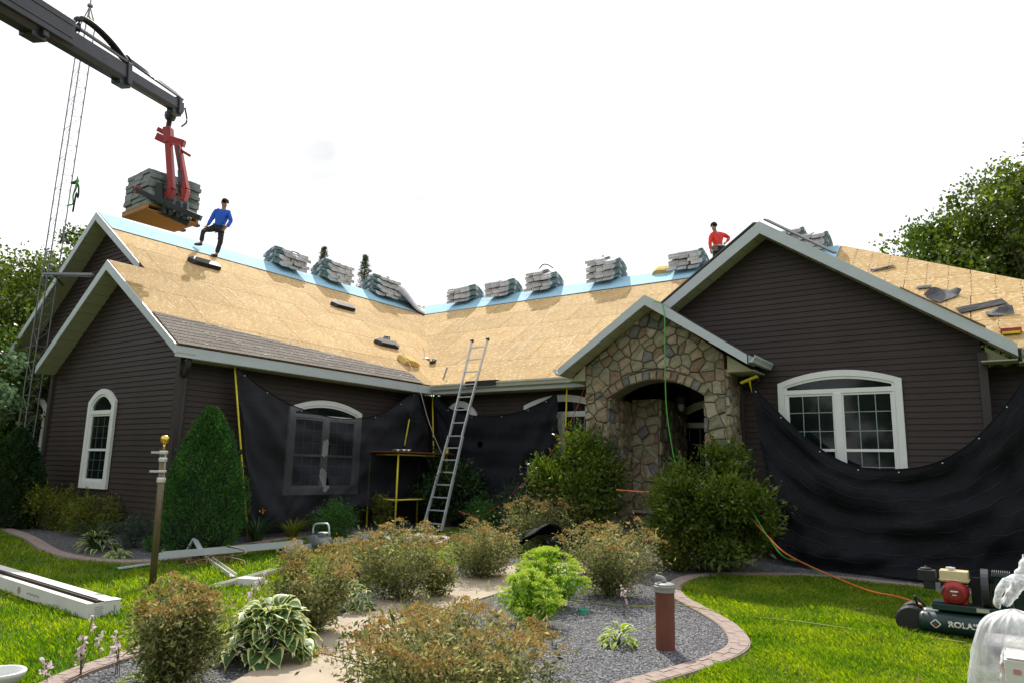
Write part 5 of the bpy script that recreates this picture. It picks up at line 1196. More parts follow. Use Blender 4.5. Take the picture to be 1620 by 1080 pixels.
# ================================================================== WRAPPED GOODS (front right)
D3=3.5
bx0=atd(1588,1042,D3); fwdh=np.array([FWD[0],FWD[1],0]); fwdh/=np.linalg.norm(fwdh)
crt=thing('wrapped_carton','white carton with faint red print at the bottom right corner','carton',(bx0[0]+.4,bx0[1]+.1,0))
cd=R0*.83+fwdh*-.56; ce=R0*.56+fwdh*.83; zt_=bx0[2]+.0
b=B(); b.box(bx0+cd*.45+ce*.30+[0,0,-zt_/2],(.9,.6,zt_),ax=[cd,ce,np.array([0,0,1.])]); b.build('carton_body',m_carton,crt,bevel=.004)
for e in(-.16,.16):
    b=B(); b.box(bx0+cd*.45+ce*(.30+e)+[0,0,.006],(.88,.27,.006),ax=[cd,ce,np.array([0,0,1.])]); b.build('carton_flap',m_carton,crt)
b=B()
for k in range(6): b.box(bx0+cd*-.002+ce*(.05+.06*k)+[0,0,-.06],(.002,.035,.03),ax=[cd,ce,np.array([0,0,1.])])
for k in range(7): b.box(bx0+ce*-.002+cd*(.05+.05*k)+[0,0,-.05],(.03,.002,.022),ax=[cd,ce,np.array([0,0,1.])])
b.build('carton_print',M('faint_red_print',(.55,.22,.2),.8),crt)
m_pl=bpy.data.materials.new('clear_plastic_film'); m_pl.use_nodes=True; _t=m_pl.node_tree; _n=_t.nodes; _b=_n['Principled BSDF']; _b.inputs['Base Color'].default_value=(.80,.81,.83,1); _b.inputs['Roughness'].default_value=.22; _b.inputs['Specular IOR Level'].default_value=.8
_tr=_n.new('ShaderNodeBsdfTransparent'); _ms=_n.new('ShaderNodeMixShader'); _lw=_n.new('ShaderNodeLayerWeight'); _lw.inputs[0].default_value=.4; _nz=_n.new('ShaderNodeTexNoise'); _nz.inputs['Scale'].default_value=9; _nz.inputs['Detail'].default_value=6
_mt=_n.new('ShaderNodeMath'); _mt.operation='MULTIPLY_ADD'; _mt.inputs[1].default_value=.75; _t.links.new(_lw.outputs['Facing'],_mt.inputs[0]); _mr=_n.new('ShaderNodeMapRange'); _mr.inputs[1].default_value=.35; _mr.inputs[2].default_value=.65; _mr.inputs[3].default_value=.16; _mr.inputs[4].default_value=.62; _t.links.new(_nz.outputs[0],_mr.inputs[0]); _t.links.new(_mr.outputs[0],_mt.inputs[2])
_t.links.new(_mt.outputs[0],_ms.inputs[0]); _t.links.new(_tr.outputs[0],_ms.inputs[1]); _t.links.new(_b.outputs[0],_ms.inputs[2]); _t.links.new(_ms.outputs[0],_n['Material Output'].inputs[0])
wp=thing('plastic_wrap','crumpled clear plastic wrap bunched over goods at the right edge','plastic wrap',(bx0[0]+.2,bx0[1]+.5,.0))
def film(fn,nu,nv,name='film_sheet'):
    V=[fn(i/nu,j/nv) for j in range(nv+1) for i in range(nu+1)]; F=[(j*(nu+1)+i,j*(nu+1)+i+1,(j+1)*(nu+1)+i+1,(j+1)*(nu+1)+i) for j in range(nv) for i in range(nu)]
    return npmesh(name,np.array(V),np.array(F),m_pl,wp,smooth=True)
from mathutils import noise as _no
def cr_(x,y,z,s): return _no.noise(Vector((x*s,y*s,z*s)))
def f1(u,v):     # bulging cone body
    cx_=1615+ (1-v)*0; ang=u*2*math.pi; rad=(.20*(1-math.exp(-v*22))+.10*v); c=atd(1603,962+v*240,D3+.35); p=c+R0*math.cos(ang)*rad*.85+fwdh*math.sin(ang)*rad*.7
    w=.05*cr_(math.cos(ang),math.sin(ang),v*.5,2.1)+.022*cr_(math.cos(ang)*2,math.sin(ang)*2,v*.8,4)+.010*cr_(math.cos(ang)*3,math.sin(ang)*3,v*1.2,9)
    return p+(R0*math.cos(ang)+fwdh*math.sin(ang))*w*(.4+v)
film(f1,120,90)
def f2(u,v):     # second layer to the right, diagonal
    c=atd(1540+u*140,1075-u*150+v*(200),D3+.12-u*.1); w=.05*cr_(u*2,v*2,0,3)+.02*cr_(u*4,v*4,3,7); return c+fwdh*w+np.array([0,0,1])*w*.6
film(f2,60,50)
def f3(u,v):     # bow / twisted handle
    pts=[(1577,957),(1580,935),(1592,918),(1612,912),(1640,915)]; k=u*4; i=min(3,int(k)); t=k-i; x=pts[i][0]*(1-t)+pts[i+1][0]*t; y=pts[i][1]*(1-t)+pts[i+1][1]*t
    c=atd(x,y,D3+.3); a=v*2*math.pi; return c+(R0*math.cos(a)+np.array([0,0,1])*math.sin(a))*(.014+.006*cr_(u*4,a,0,2))+fwdh*math.sin(a)*.02
film(f3,30,10,'film_loop')
def f4(u,v):
    x=1590+u*45; y=955-u*70; c=atd(x,y,D3+.28); a=v*2*math.pi; r_=.018+.03*u+.012*cr_(u*5,math.cos(a)*2,math.sin(a),2); return c+(R0*math.cos(a)*.8+np.array([0,0,1])*math.sin(a)*.6+fwdh*math.sin(a))*r_
film(f4,30,24,'film_twist')
b=B(); q=atd(1640,1010,D3+.5)
b.box(q+[0,0,-.4],(.5,.4,.75),ax=[cd,ce,np.array([0,0,1.])]); b.build('wrapped_goods',M('wrapped_goods',(.30,.29,.34),.6,.3,12,.3,30,stretch=(1,1,.2)),wp,bevel=.02)
# ================================================================== PEOPLE
from mathutils import noise as noise_
def skin(name,J,E,mat,parent,origin,sub=3,sc=1.0):
    """J: dict key->(u,w,z,r) in local metres (u = camera right, w = toward camera)"""
    keys=list(J); me=bpy.data.meshes.new(name); tow=-fwdh; O=np.array(origin,float)
    vs=[R0*J[k][0]+tow*J[k][1]+np.array([0,0,1.])*J[k][2] for k in keys]
    me.from_pydata([tuple(v*sc) for v in vs],[(keys.index(a),keys.index(b_)) for a,b_ in E],[]); 
    tmp=bpy.data.objects.new('tmp',me); COL.objects.link(tmp)
    sk=tmp.modifiers.new('s','SKIN'); sk.use_smooth_shade=True
    for k,l in zip(keys,me.skin_vertices[0].data): l.radius=(J[k][3]*sc,(J[k][4] if len(J[k])>4 else J[k][3])*sc); l.use_root=(k==keys[0])
    ss=tmp.modifiers.new('b','SUBSURF'); ss.levels=sub; ss.render_levels=sub
    bpy.context.view_layer.update(); m2=bpy.data.meshes.new_from_object(tmp.evaluated_get(bpy.context.evaluated_depsgraph_get())); bpy.data.objects.remove(tmp)
    m2.name=name; m2.polygons.foreach_set('use_smooth',[True]*len(m2.polygons)); m2.materials.clear()
    if name in('shirt','trousers'):
        for v in m2.vertices: k_=noise_.noise(v.co*9)*.016+noise_.noise(v.co*22)*.008; v.co+=v.normal*k_
    ob=link(name,m2,parent,[float(x) for x in O],mat); return ob
def person(origin,label,Jt,shirt,facing=(-.55,.83),extra=None):
    P=thing('person',label,'person',origin)
    J=dict(Jt)
    body_E=[('pel','sp1'),('sp1','ch'),('ch','nk'),('nk','hd0'),('hd0','hd1'),('ch','shL'),('shL','elL'),('elL','wrL'),('wrL','haL'),('ch','shR'),('shR','elR'),('elR','wrR'),('wrR','haR'),('pel','hiL'),('hiL','knL'),('knL','anL'),('anL','toL'),('pel','hiR'),('hiR','knR'),('knR','anR'),('anR','toR')]
    for sd_ in'LR':      # fingers and thumb
        h=np.array(J['ha'+sd_][:3]); w=np.array(J['wr'+sd_][:3]); dr=(h-w)/np.linalg.norm(h-w); side=np.cross(dr,[0,1,0]); side/=np.linalg.norm(side)+1e-9
        for k,(o_,l_) in enumerate(((-.030,.062),(-.010,.074),(.010,.070),(.029,.055))):
            a='f%d%s'%(k,sd_); J[a+'a']=(*(h+side*o_*.9+dr*.012),.009); J[a+'b']=(*(h+side*o_+dr*l_*.6+np.array([0,.012,0])),.008); J[a+'c']=(*(h+side*o_+dr*l_+np.array([0,.03,-.004])),.007)
            body_E+=[('ha'+sd_,a+'a'),(a+'a',a+'b'),(a+'b',a+'c')]
        a='t'+sd_; J[a+'a']=(*(w+dr*.03-side*.035),.010); J[a+'b']=(*(w+dr*.065-side*.055+np.array([0,.02,0])),.009); body_E+=[('wr'+sd_,a+'a'),(a+'a',a+'b')]
    skin('body',J,body_E,m_skin,P,origin)
    f=np.array([facing[0],facing[1],0.]); f/=np.linalg.norm(f); s=np.array([f[1],-f[0],0]); tow=-fwdh
    Lc=lambda v:R0*v[0]+tow*v[1]+np.array([0,0,1.])*v[2]; hc=np.array(origin)+Lc(np.array(J['hd1'][:3])); F3=Lc(f); S3=Lc(s); U3=np.array([0,0,1.])
    b=B(); b.add([hc+F3*.085+U3*.01+S3*.008,hc+F3*.085+U3*.01-S3*.008,hc+F3*.118-U3*.035,hc+F3*.088-U3*.042+S3*.018,hc+F3*.088-U3*.042-S3*.018],[(0,1,2),(0,2,3),(1,4,2),(2,4,3)]); b.build('nose',m_skin,P)
    for e in(-1,1): b=B(); b.lathe(hc+F3*.088+S3*.033*e+U3*.005,[(.001,-.008),(.010,-.004),(.010,.004),(.001,.008)],8); b.build('eye',m_black,P); b=B(); b.lathe(hc+S3*.088*e-U3*.01,[(.005,-.032),(.016,-.02),(.018,.01),(.006,.03)],8); b.build('ear',m_skin,P)
    b=B(); b.box(hc+F3*.090-U3*.068,(.045,.012,.010),ax=[S3,F3,U3]); b.build('mouth',M('lip',(.22,.09,.07),.6),P)
    # hair cap
    V=[];Fq=[];nu,nv=20,10
    for j in range(nv+1):
        th=j/nv*1.55
        for i in range(nu):
            ph=i/nu*2*math.pi; dirv=S3*math.cos(ph)*math.sin(th)+F3*math.sin(ph)*math.sin(th)+U3*math.cos(th)
            front=max(0,math.sin(ph))*th/1.55; rr=.108-.02*front+.006*cr_(i,j,0,1.3); V.append(hc-F3*.012+U3*(.015+.03*front*1)+dirv*rr*np.array([1,1,1.1]))
    for j in range(nv):
        for i in range(nu): Fq.append((j*nu+i,j*nu+(i+1)%nu,(j+1)*nu+(i+1)%nu,(j+1)*nu+i))
    npmesh('hair',np.array(V),np.array(Fq),m_hair,P,smooth=True)
    g_=lambda k,r,r2=None:(*J[k][:3],r) if r2 is None else (*J[k][:3],r,r2)
    lerp=lambda a,b_,t:tuple(np.array(J[a][:3])*(1-t)+np.array(J[b_][:3])*t)
    Sj={'sp1':(*J['sp1'][:3],.150,.118),'pel':(J['pel'][0],J['pel'][1],J['pel'][2]+.02,.152,.125),'ch':(*J['ch'][:3],.165,.12),'nk':(J['nk'][0],J['nk'][1],J['nk'][2]-.03,.062),
        'shL':g_('shL',.078),'elL':g_('elL',.055),'wL':(*lerp('elL','wrL',.86),.042),'shR':g_('shR',.078),'elR':g_('elR',.055),'wR':(*lerp('elR','wrR',.86),.042)}
    skin('shirt',Sj,[('pel','sp1'),('sp1','ch'),('ch','nk'),('ch','shL'),('shL','elL'),('elL','wL'),('ch','shR'),('shR','elR'),('elR','wR')],shirt,P,origin)
    Tj={'pel':(J['pel'][0],J['pel'][1],J['pel'][2]-.0,.145,.115),'hiL':g_('hiL',.100),'knL':g_('knL',.072),'aL':(*lerp('knL','anL',.9),.058),'hiR':g_('hiR',.100),'knR':g_('knR',.072),'aR':(*lerp('knR','anR',.9),.058)}
    skin('trousers',Tj,[('pel','hiL'),('hiL','knL'),('knL','aL'),('pel','hiR'),('hiR','knR'),('knR','aR')],m_jean,P,origin)
    for sd_ in'LR':
        skin('shoe',{'a':(*J['an'+sd_][:2],J['an'+sd_][2]-.0,.050),'h':(*J['an'+sd_][:2],J['an'+sd_][2]-.035,.048),'m':(*lerp('an'+sd_,'to'+sd_,.6)[:2],J['to'+sd_][2]+.015,.045,.035),'t':(*J['to'+sd_][:2],J['to'+sd_][2]+.008,.040,.028)},[('a','h'),('h','m'),('m','t')],m_black,P,origin)
    return P
JB=dict(pel=(0,0,.86,.12),sp1=(.02,0,1.0,.115),ch=(.05,0,1.20,.125,.1),nk=(.075,.0,1.385,.052),hd0=(.085,.01,1.45,.062),hd1=(.09,.02,1.555,.088),
  shL=(-.11,.05,1.30,.05),elL=(-.20,.10,1.03,.038),wrL=(-.27,.16,.82,.028),haL=(-.30,.18,.755,.034,.02),shR=(.22,-.02,1.29,.05),elR=(.30,.0,1.02,.038),wrR=(.23,.10,.82,.028),haR=(.20,.13,.76,.034,.02),
  hiL=(-.08,.03,.83,.09),knL=(-.36,.16,.70,.058),anL=(-.40,.10,.36,.04),toL=(-.56,.18,.30,.035),hiR=(.06,-.02,.82,.09),knR=(.08,.03,.44,.058),anR=(.0,.0,.08,.04),toR=(-.10,.12,.03,.035))
pf=on_left(342,409)+[0,0,.02]
person(pf,'man in blue long sleeved shirt standing on the left roof ridge with one foot raised',JB,m_blue,(-.5,.87))
# chest logo on the blue shirt
JR=dict(JB); JR.update(pel=(0,0,.88,.12),sp1=(-.02,0,1.03,.115),ch=(-.04,.02,1.22,.125,.1),nk=(-.09,.03,1.39,.052),hd0=(-.115,.04,1.45,.062),hd1=(-.13,.05,1.555,.088),
  shL=(-.20,.05,1.29,.05),elL=(-.27,.08,1.00,.038),wrL=(-.26,.14,.76,.028),haL=(-.25,.16,.69,.034,.02),shR=(.13,-.02,1.33,.05),elR=(.36,-.05,1.24,.038),wrR=(.22,.06,1.04,.028),haR=(.17,.09,1.0,.034,.02),
  hiL=(-.09,.0,.84,.09),knL=(-.12,.06,.46,.058),anL=(-.12,0,.08,.04),toL=(-.18,.12,.03,.035),hiR=(.09,0,.84,.09),knR=(.12,.06,.46,.058),anR=(.12,0,.08,.04),toR=(.1,.14,.03,.035))
po=at(1136,385,1,20.5); po=np.array([po[0],20.5,ZR-PT*.52+.12])
P2=person(po,'man in bright red long sleeved shirt with hand on hip behind the roof ridge',JR,m_redsh,(-.6,.8))
b=B(); c=po+R0*0.0+[0,0,.93]
b.tube([c+R0*.165*math.cos(a)+fwdh*.135*math.sin(a) for a in np.linspace(0,2*math.pi,20)],.03,6); b.build('tool_belt',m_plast,P2,smooth=True)
b=B(); b.box(c-R0*.12-fwdh*.14-[0,0,.1],(.14,.08,.2)); b.box(c+R0*.14-fwdh*.1-[0,0,.1],(.12,.08,.18)); b.build('tool_pouch',m_bronze,P2,bevel=.01)
# ================================================================== PLANTS
def ell(n,c,r,hollow=.55):
    v=unit(rng.normal(size=(n,3))); rad=hollow+(1-hollow)*rng.uniform(0,1,(n,1))**.6; return v*rad*np.array(r)+np.array(c),v
def stems(b,base,tips,r=.008,spread=.06):
    for t in tips:
        bb=np.array(base)+np.array([random.uniform(-spread,spread),random.uniform(-spread,spread),0]); m=(bb+np.array(t))/2+np.array([0,0,.12*np.linalg.norm(np.array(t)-bb)]); b.tube(polyline([bb,m,t],5),r,4,r2=r*.5)
SHH=.35
def shrub(name,px,py,wpx,hpx,mat,nleaf,lsize,label,cat='shrub',asp=.45,clumps=26,cr=.30,flat=.8,group=None,depthf=.85,base=None,fine=True,seed=None):
    p=G(px,py) if base is None else np.array(base,float); s=scale_at(p); w=wpx/s/2; h=hpx/s; t=thing(name,label,cat,p,group)
    C,out=ell(clumps,(0,0,0),(w*.80,w*.80*depthf,h*.44),.25); C+=p+np.array([0,0,h*.50])
    per=nleaf//clumps; pts=[];outs=[]
    for c,o_ in zip(C,out):
        rr=w*cr*rng.uniform(.7,1.3); q=rng.normal(size=(per,3))*.52*rr; q[:,2]*=flat; pts.append(c+q); outs.append(unit(q)*.7+o_*.3+[0,0,.3])
    P_=np.concatenate(pts); O_=np.concatenate(outs); k=P_[:,2]>p[2]+.03; 
    leaves('foliage',P_[k],lsize,mat,t,asp,O_[k],fold=.3)
    sh=[];so=[];m=14
    for c,o_ in zip(C,out):
        if c[2]<p[2]+h*.45: continue
        for q in range(2):
            d0=unit(np.array([[o_[0]*.5+random.uniform(-.3,.3),o_[1]*.5+random.uniform(-.3,.3),1.]]))[0]; st=c+d0*w*cr*.6; ln=random.uniform(.10,.30)*min(1,h/1.2); u=rng.uniform(0,1,(m,1)); sh.append(st+d0*ln*u+rng.normal(size=(m,3))*.012); so.append(np.tile(d0*.9,(m,1)))
    if sh: leaves('shoots',np.concatenate(sh),lsize*.9,mat,t,asp,np.concatenate(so),fold=.3,kind='stuff')
    b=B(); stems(b,p,[tuple(c) for c in C[::2]],max(.006,w*.012)); b.build('stems',m_stem,t,kind='stuff')
    return t,C,p,w,h
def seedy(px,py,wpx,hpx,label,nleaf=5200,ls=.055,heads=34,green=False,pink=0):
    hpx=hpx*.93; ls=ls*.85
    nleaf=int(nleaf*1.45)
    p=G(px,py); s=scale_at(p); w=wpx/s/2; h=hpx/s; t=thing('seeded_shrub',label,'shrub',p,'rusty seeded shrubs round the path')
    n=heads*2; a=rng.uniform(0,2*math.pi,n); rr=np.sqrt(rng.uniform(0.0,1,n))*w*.92; 
    tips=np.column_stack([p[0]+np.cos(a)*rr,p[1]+np.sin(a)*rr,p[2]+h*(1-.36*(rr/w)**2)*rng.uniform(.52,1.12,n)])
    roots=np.column_stack([p[0]+np.cos(a)*rr*.25,p[1]+np.sin(a)*rr*.25,np.full(n,p[2])])
    L=[];O=[]; per=nleaf//n
    for i in range(n):
        u=rng.uniform(.12,.97,per)[:,None]; c=roots[i]*(1-u)+tips[i]*u; c[:,2]+= (.10*h*np.sin(u*3.1))[:,0]; off=rng.normal(size=(per,3))*np.array([.06,.06,.045])*max(1,w/.5)*1.1; L.append(c+off); O.append(unit(off)+[0,0,.25])
    L=np.concatenate(L); O=np.concatenate(O); k=L[:,2]>p[2]+.02
    leaves('foliage',L[k],ls,l_nine if not green else l_yell,t,.34,O[k],droop=.15,fold=.35,jit=.45)
    # seed heads: flat-topped clusters of tiny florets
    idx=np.argsort(-tips[:,2])[:heads]; hd=[]
    for i in idx:
        m=70; q=rng.normal(size=(m,3))*np.array([.038,.038,.010]); q[:,2]-=(q[:,0]**2+q[:,1]**2)*6; hd.append(tips[i]+[0,0,.02]+q)
        if random.random()<.6: sft=rng.normal(size=3)*[.07,.07,.02]; hd.append(tips[i]+sft+q[::2])
    leaves('seed_heads',np.concatenate(hd),.016,l_seed,t,.9,np.tile([0,0,.5],(sum(len(x) for x in hd),1)),jit=.4)
    b=B(); stems(b,p,[tuple(x) for x in tips[::2]],.005,.05); b.build('stems',m_stem,t,kind='stuff')
    if pink: 
        q=tips[rng.integers(0,n,pink)]+rng.normal(size=(pink,3))*.04; leaves('pink_blossom',np.repeat(q,5,0)+rng.normal(size=(pink*5,3))*.008,.016,M('deep_pink',(.5,.05,.12),.6),t,.9)
    return t
seedy(695,1140,410,175,'nearest and largest rusty seeded shrub, cut by the bottom edge of the photo',10500,.05,84,pink=9)
seedy(275,1086,165,168,'rusty seeded shrub at the bottom left in front of the large hosta',6500,.05,30)
seedy(488,1003,155,145,'rusty seeded shrub directly behind the large hosta',5600,.05,34)
seedy(632,950,185,128,'rusty seeded shrub left of the path bend in front of the ladder',5600,.055,36)
seedy(762,914,150,92,'rusty seeded shrub between the ladder and the black fabric',5600,.055,34)
seedy(965,944,185,128,'rusty seeded shrub right of the lime sedum at the gravel edge',5600,.055,34)
seedy(862,868,160,92,'rusty seeded shrub behind the black fabric, below the left glossy bush',5600,.055,34)
seedy(1075,905,110,92,'dull green seeded shrub in front of the right glossy bush',3800,.055,16,green=True)
seedy(560,930,120,80,'small rusty seeded shrub between two larger ones on the left lawn edge',3200,.05,22)
seedy(690,945,70,60,'low yellowish seeded shrub at the left edge of the path',1500,.05,8,green=True)
shrub('glossy_bush',908,862,178,182,l_rhod,20000,.085,'glossy green bush left of the porch opening',asp=.36,clumps=60,cr=.25)
shrub('glossy_bush',1124,905,240,208,l_rhod,32000,.085,'large glossy green bush in front of the right porch column',asp=.36,clumps=90,cr=.20)
shrub('dark_shrub',655,842,130,112,l_dark,9000,.085,'tall dark leafy shrub growing under the yellow framed table',asp=.4,clumps=40,base=(-11.7,14.05,.26))
shrub('juniper_bush',815,848,78,98,l_blue,5200,.06,'feathery blue green bush left of the left glossy bush',asp=.2,clumps=26,cr=.32)
shrub('boxwood',765,845,55,52,l_arb,5000,.03,'small round bright green shrub right of the ladder foot',asp=.5,clumps=22,cr=.4)
shrub('boxwood',528,850,82,52,l_arb,6000,.035,'low dark rounded shrub below the semi transparent net',asp=.5,clumps=24,cr=.4)
shrub('dark_shrub',720,842,60,60,l_dark,3200,.08,'low dark shrub directly behind the ladder foot',clumps=16,base=(-10.6,13.9,.24))
shrub('spirea_bush',80,838,110,66,l_yell,4200,.05,'yellow green bush left in the bed by the near gable',clumps=22,cr=.34)
shrub('spirea_bush',140,848,112,62,l_yell,3800,.05,'yellow green bush below the narrow gable window',clumps=20,cr=.34)
shrub('lavender_bush',208,866,70,48,l_blue,3800,.05,'grey blue bush at the corner of the near gable',asp=.18,clumps=22,cr=.34)
shrub('spirea_bush',240,872,36,22,l_arb,1200,.04,'tiny green bush beside the bronze flagpole',clumps=10,cr=.4)
shrub('spirea_bush',505,838,60,32,l_yell,2200,.05,'yellow green bush beneath the net sag',clumps=14,cr=.4)
shrub('spirea_bush',600,838,45,60,l_yell,2200,.05,'olive bush by the left post of the yellow table',clumps=14,cr=.34)
# arborvitae
def arb(px,py,wpx,hpx,label,n=34000,ls=.045,mat=None,base=None):
    p=G(px,py) if base is None else np.array(base); s=scale_at(p); w=wpx/s/2; h=hpx/s; t=thing('arborvitae',label,'evergreen',p)
    u=rng.uniform(0,1,n)**.75; a=rng.uniform(0,2*math.pi,n); prof=np.interp(u,[0,.15,.35,.55,.75,.9,1],[.84,.98,1,.88,.60,.34,.10])
    lump=1+.08*np.sin(a*4+u*11)+.08*np.sin(a*9-u*27+1)+.04*np.sin(a*17+u*50)+.06*rng.normal(size=n); r=w*prof*lump*rng.uniform(.80,1.0,n); 
    C=np.column_stack([p[0]+np.cos(a)*r,p[1]+np.sin(a)*r,p[2]+.03+u*h]); O=np.column_stack([np.cos(a)*.8,np.sin(a)*.8,np.full(n,.9)])
    leaves('foliage',C,ls,mat or l_arb,t,.35,O,fold=.3)
    b=B(); b.tube([p,p+[0,0,h*.9]],[.06,.01],6) if False else b.tube([p,p+[0,0,h*.9]],.05,6,r2=.01); b.build('trunk',m_bark,t)
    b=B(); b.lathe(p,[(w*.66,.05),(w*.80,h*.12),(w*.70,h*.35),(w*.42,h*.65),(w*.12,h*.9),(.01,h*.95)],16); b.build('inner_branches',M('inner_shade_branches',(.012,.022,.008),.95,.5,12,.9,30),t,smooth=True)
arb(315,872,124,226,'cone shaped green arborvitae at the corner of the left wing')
arb(10,815,96,160,'dark evergreen at the left edge in front of the far gable',22000,.06,l_dark,base=at(16,800,1,6.7)*[1,1,0]+[0,0,.2])
# grassy clumps
def blades(px,py,wpx,hpx,n,label,mat=None,flowers=0,fmat=None,cat='perennial',w_=.012):
    p=G(px,py); s=scale_at(p); w=wpx/s/2; h=hpx/s; t=thing('daylily_clump',label,cat,p); a=rng.uniform(0,2*math.pi,n); L=rng.uniform(.6,1.1,n); K=5; V=[];F=[]
    for i in range(n):
        dr=np.array([math.cos(a[i]),math.sin(a[i]),0]); sd_=np.array([-dr[1],dr[0],0]); b0=p+dr*.05*rng.uniform(0,1)*w/.3
        for k in range(K):
            u=k/(K-1); c=b0+dr*w*L[i]*u**1.3+np.array([0,0,h*L[i]*(1.9*u-1.0*u*u)]); wd_=w_*(1-u*.9); V+=[c-sd_*wd_,c+sd_*wd_]
        q=i*K*2; F+=[(q+2*k,q+2*k+1,q+2*k+3,q+2*k+2) for k in range(K-1)]
    npmesh('blades',np.array(V),np.array(F),mat or l_yell,t)
    if flowers:
        q=p+np.column_stack([rng.normal(size=flowers)*w*.5,rng.normal(size=flowers)*w*.4,h*rng.uniform(.8,1.15,flowers)]); leaves('flowers',np.repeat(q,6,0)+rng.normal(size=(flowers*6,3))*.02,.05,fmat,t,.6)
m_yf=M('yellow_petal',(.75,.45,.03),.6,.1,9,trans=.3)
blades(150,868,105,45,150,'daylily clump with arching blades below the near gable window',l_dark)
blades(405,858,85,42,130,'daylily clump with a yellow bloom beside the cone shaped evergreen',l_dark,1,m_yf)
blades(462,852,80,34,120,'bright bladed daylily clump under the edge of the net',l_yell)
blades(28,826,50,28,60,'daylily clump with orange blooms at the far left of the bed',l_dark,2,m_yf)
# hostas: every leaf is a part
def hosta_leaf(L_,W_,cream):
    me=bpy.data.meshes.new('leaf'); K=7; V=[];F=[];mi=[]
    cols=[-1,-.7,0,.7,1]
    for i in range(K+1):
        u=i/K; w=W_*(math.sin(min(1,u*1.12)**.75*math.pi)**.8 if 0<u<1 else .02); w=max(w,.004); z=L_*(.42*u-.62*u*u)
        for c in cols: V.append((u*L_,c*w/2,z+abs(c)*w*.22+.004*math.sin(i*3+c*4)))
    for i in range(K):
        for j in range(4): F.append((i*5+j,(i+1)*5+j,(i+1)*5+j+1,i*5+j+1)); mi.append(1 if (j in(0,3) or i==K-1) else 0)
    me.from_pydata(V,[],F); me.materials.append(l_hostag if cream!=2 else l_lime); me.materials.append(l_hostac if cream else l_hostag); me.polygons.foreach_set('material_index',mi); me.polygons.foreach_set('use_smooth',[True]*len(F)); me.update(); return me
HL=[hosta_leaf(.19,.15,1),hosta_leaf(.16,.13,1),hosta_leaf(.21,.16,1)]; HS=[hosta_leaf(.12,.05,1),hosta_leaf(.15,.06,1)]; HY=[hosta_leaf(.14,.06,2)]
def hosta(px,py,wpx,hpx,n,meshes,label,sc=1.):
    p=G(px,py); s=scale_at(p); w=wpx/s/2; h=hpx/s; t=thing('hosta',label,'hosta',p)
    for i in range(n):
        u=.04+.96*(i+.5)/n; rr=math.sqrt(u); a=i*2.39996+random.uniform(-.2,.2); z=h*(1-.80*rr**1.8)*random.uniform(.8,1.05)
        ob=bpy.data.objects.new('leaf',random.choice(meshes)); COL.objects.link(ob); ob.parent=t
        ob.location=(math.cos(a)*w*rr*.70,math.sin(a)*w*rr*.70,z); ob.rotation_euler=(random.uniform(-.35,.35),-(.70-1.05*rr)+random.uniform(-.25,.25),a+random.uniform(-.5,.5)); k=sc*random.uniform(.75,1.15); ob.scale=(k,k,k)
    b=B()
    for i in range(0,n,3):
        u=(i+.5)/n; rr=math.sqrt(u); a=i*2.39996; b.tube([p,p+np.array([math.cos(a)*w*rr*.6,math.sin(a)*w*rr*.6,h*(1-.8*rr**1.8)*.8])],.005,4)
    b.build('leaf_stalks',l_dark,t,kind='stuff')
hosta(422,1045,158,88,165,HL,'large cream edged hosta beside the path at the lower left')
hosta(555,970,62,45,38,HL,'small cream edged hosta behind the large hosta at the path edge',.8)
hosta(152,872,66,30,48,HS,'narrow leaved cream edged hosta in the bed below the near gable',1.3)
hosta(185,882,44,10,26,HY,'low yellow green hosta at the curb below the near gable',1.)
hosta(270,874,28,14,14,HS,'tiny pale hosta right of the bronze flagpole',.9)
hosta(978,1024,56,32,34,HY,'small yellow green hosta alone in the grey gravel',1.0)
hosta(232,1092,90,28,26,HY,'yellow green hosta tips at the bottom edge near the curb',1.1)
# pink flower stalks
def stalks(px,py,pts,label):
    p=G(px,py); t=thing('pink_flower_stalk',label,'flower',p); b=B(); Cc=[]
    for (x,y) in pts:
        q=at(x,y,1,p[1]+random.uniform(-.1,.1)); b.tube(polyline([p+[random.uniform(-.05,.05),0,0],(p+q)/2+[0,0,.06],q],6),.004,4)
        for k in range(5): Cc.append(q+np.array([random.uniform(-.03,.03),random.uniform(-.03,.03),-.028*k]))
    b.build('flower_stems',m_stem,t)
    leaves('petals',np.repeat(np.array(Cc),4,0)+rng.normal(size=(len(Cc)*4,3))*.008,.036,l_pink,t,.5,np.tile([0,0,-.7],(len(Cc)*4,1)),kind='stuff')
stalks(125,1075,[(146,975),(132,1008),(158,1000),(128,1022)],'pale pink hosta flowers rising over the left lawn')
stalks(185,1070,[(186,1000),(188,1015),(182,1022)],'pale pink hosta flowers beside the bottom left seeded shrub')
stalks(70,1085,[(72,1040),(75,1048)],'small pale pink blossoms at the bottom left corner')
stalks(425,985,[(408,912),(400,928),(420,905),(396,938)],'lilac hosta flowers behind the large hosta')
stalks(560,930,[(565,890),(588,888),(564,915),(535,875)],'lilac hosta flowers among the seeded shrubs left of the path')
stalks(985,980,[(985,925),(990,935)],'single dried pinkish flower stalk in the grey gravel')
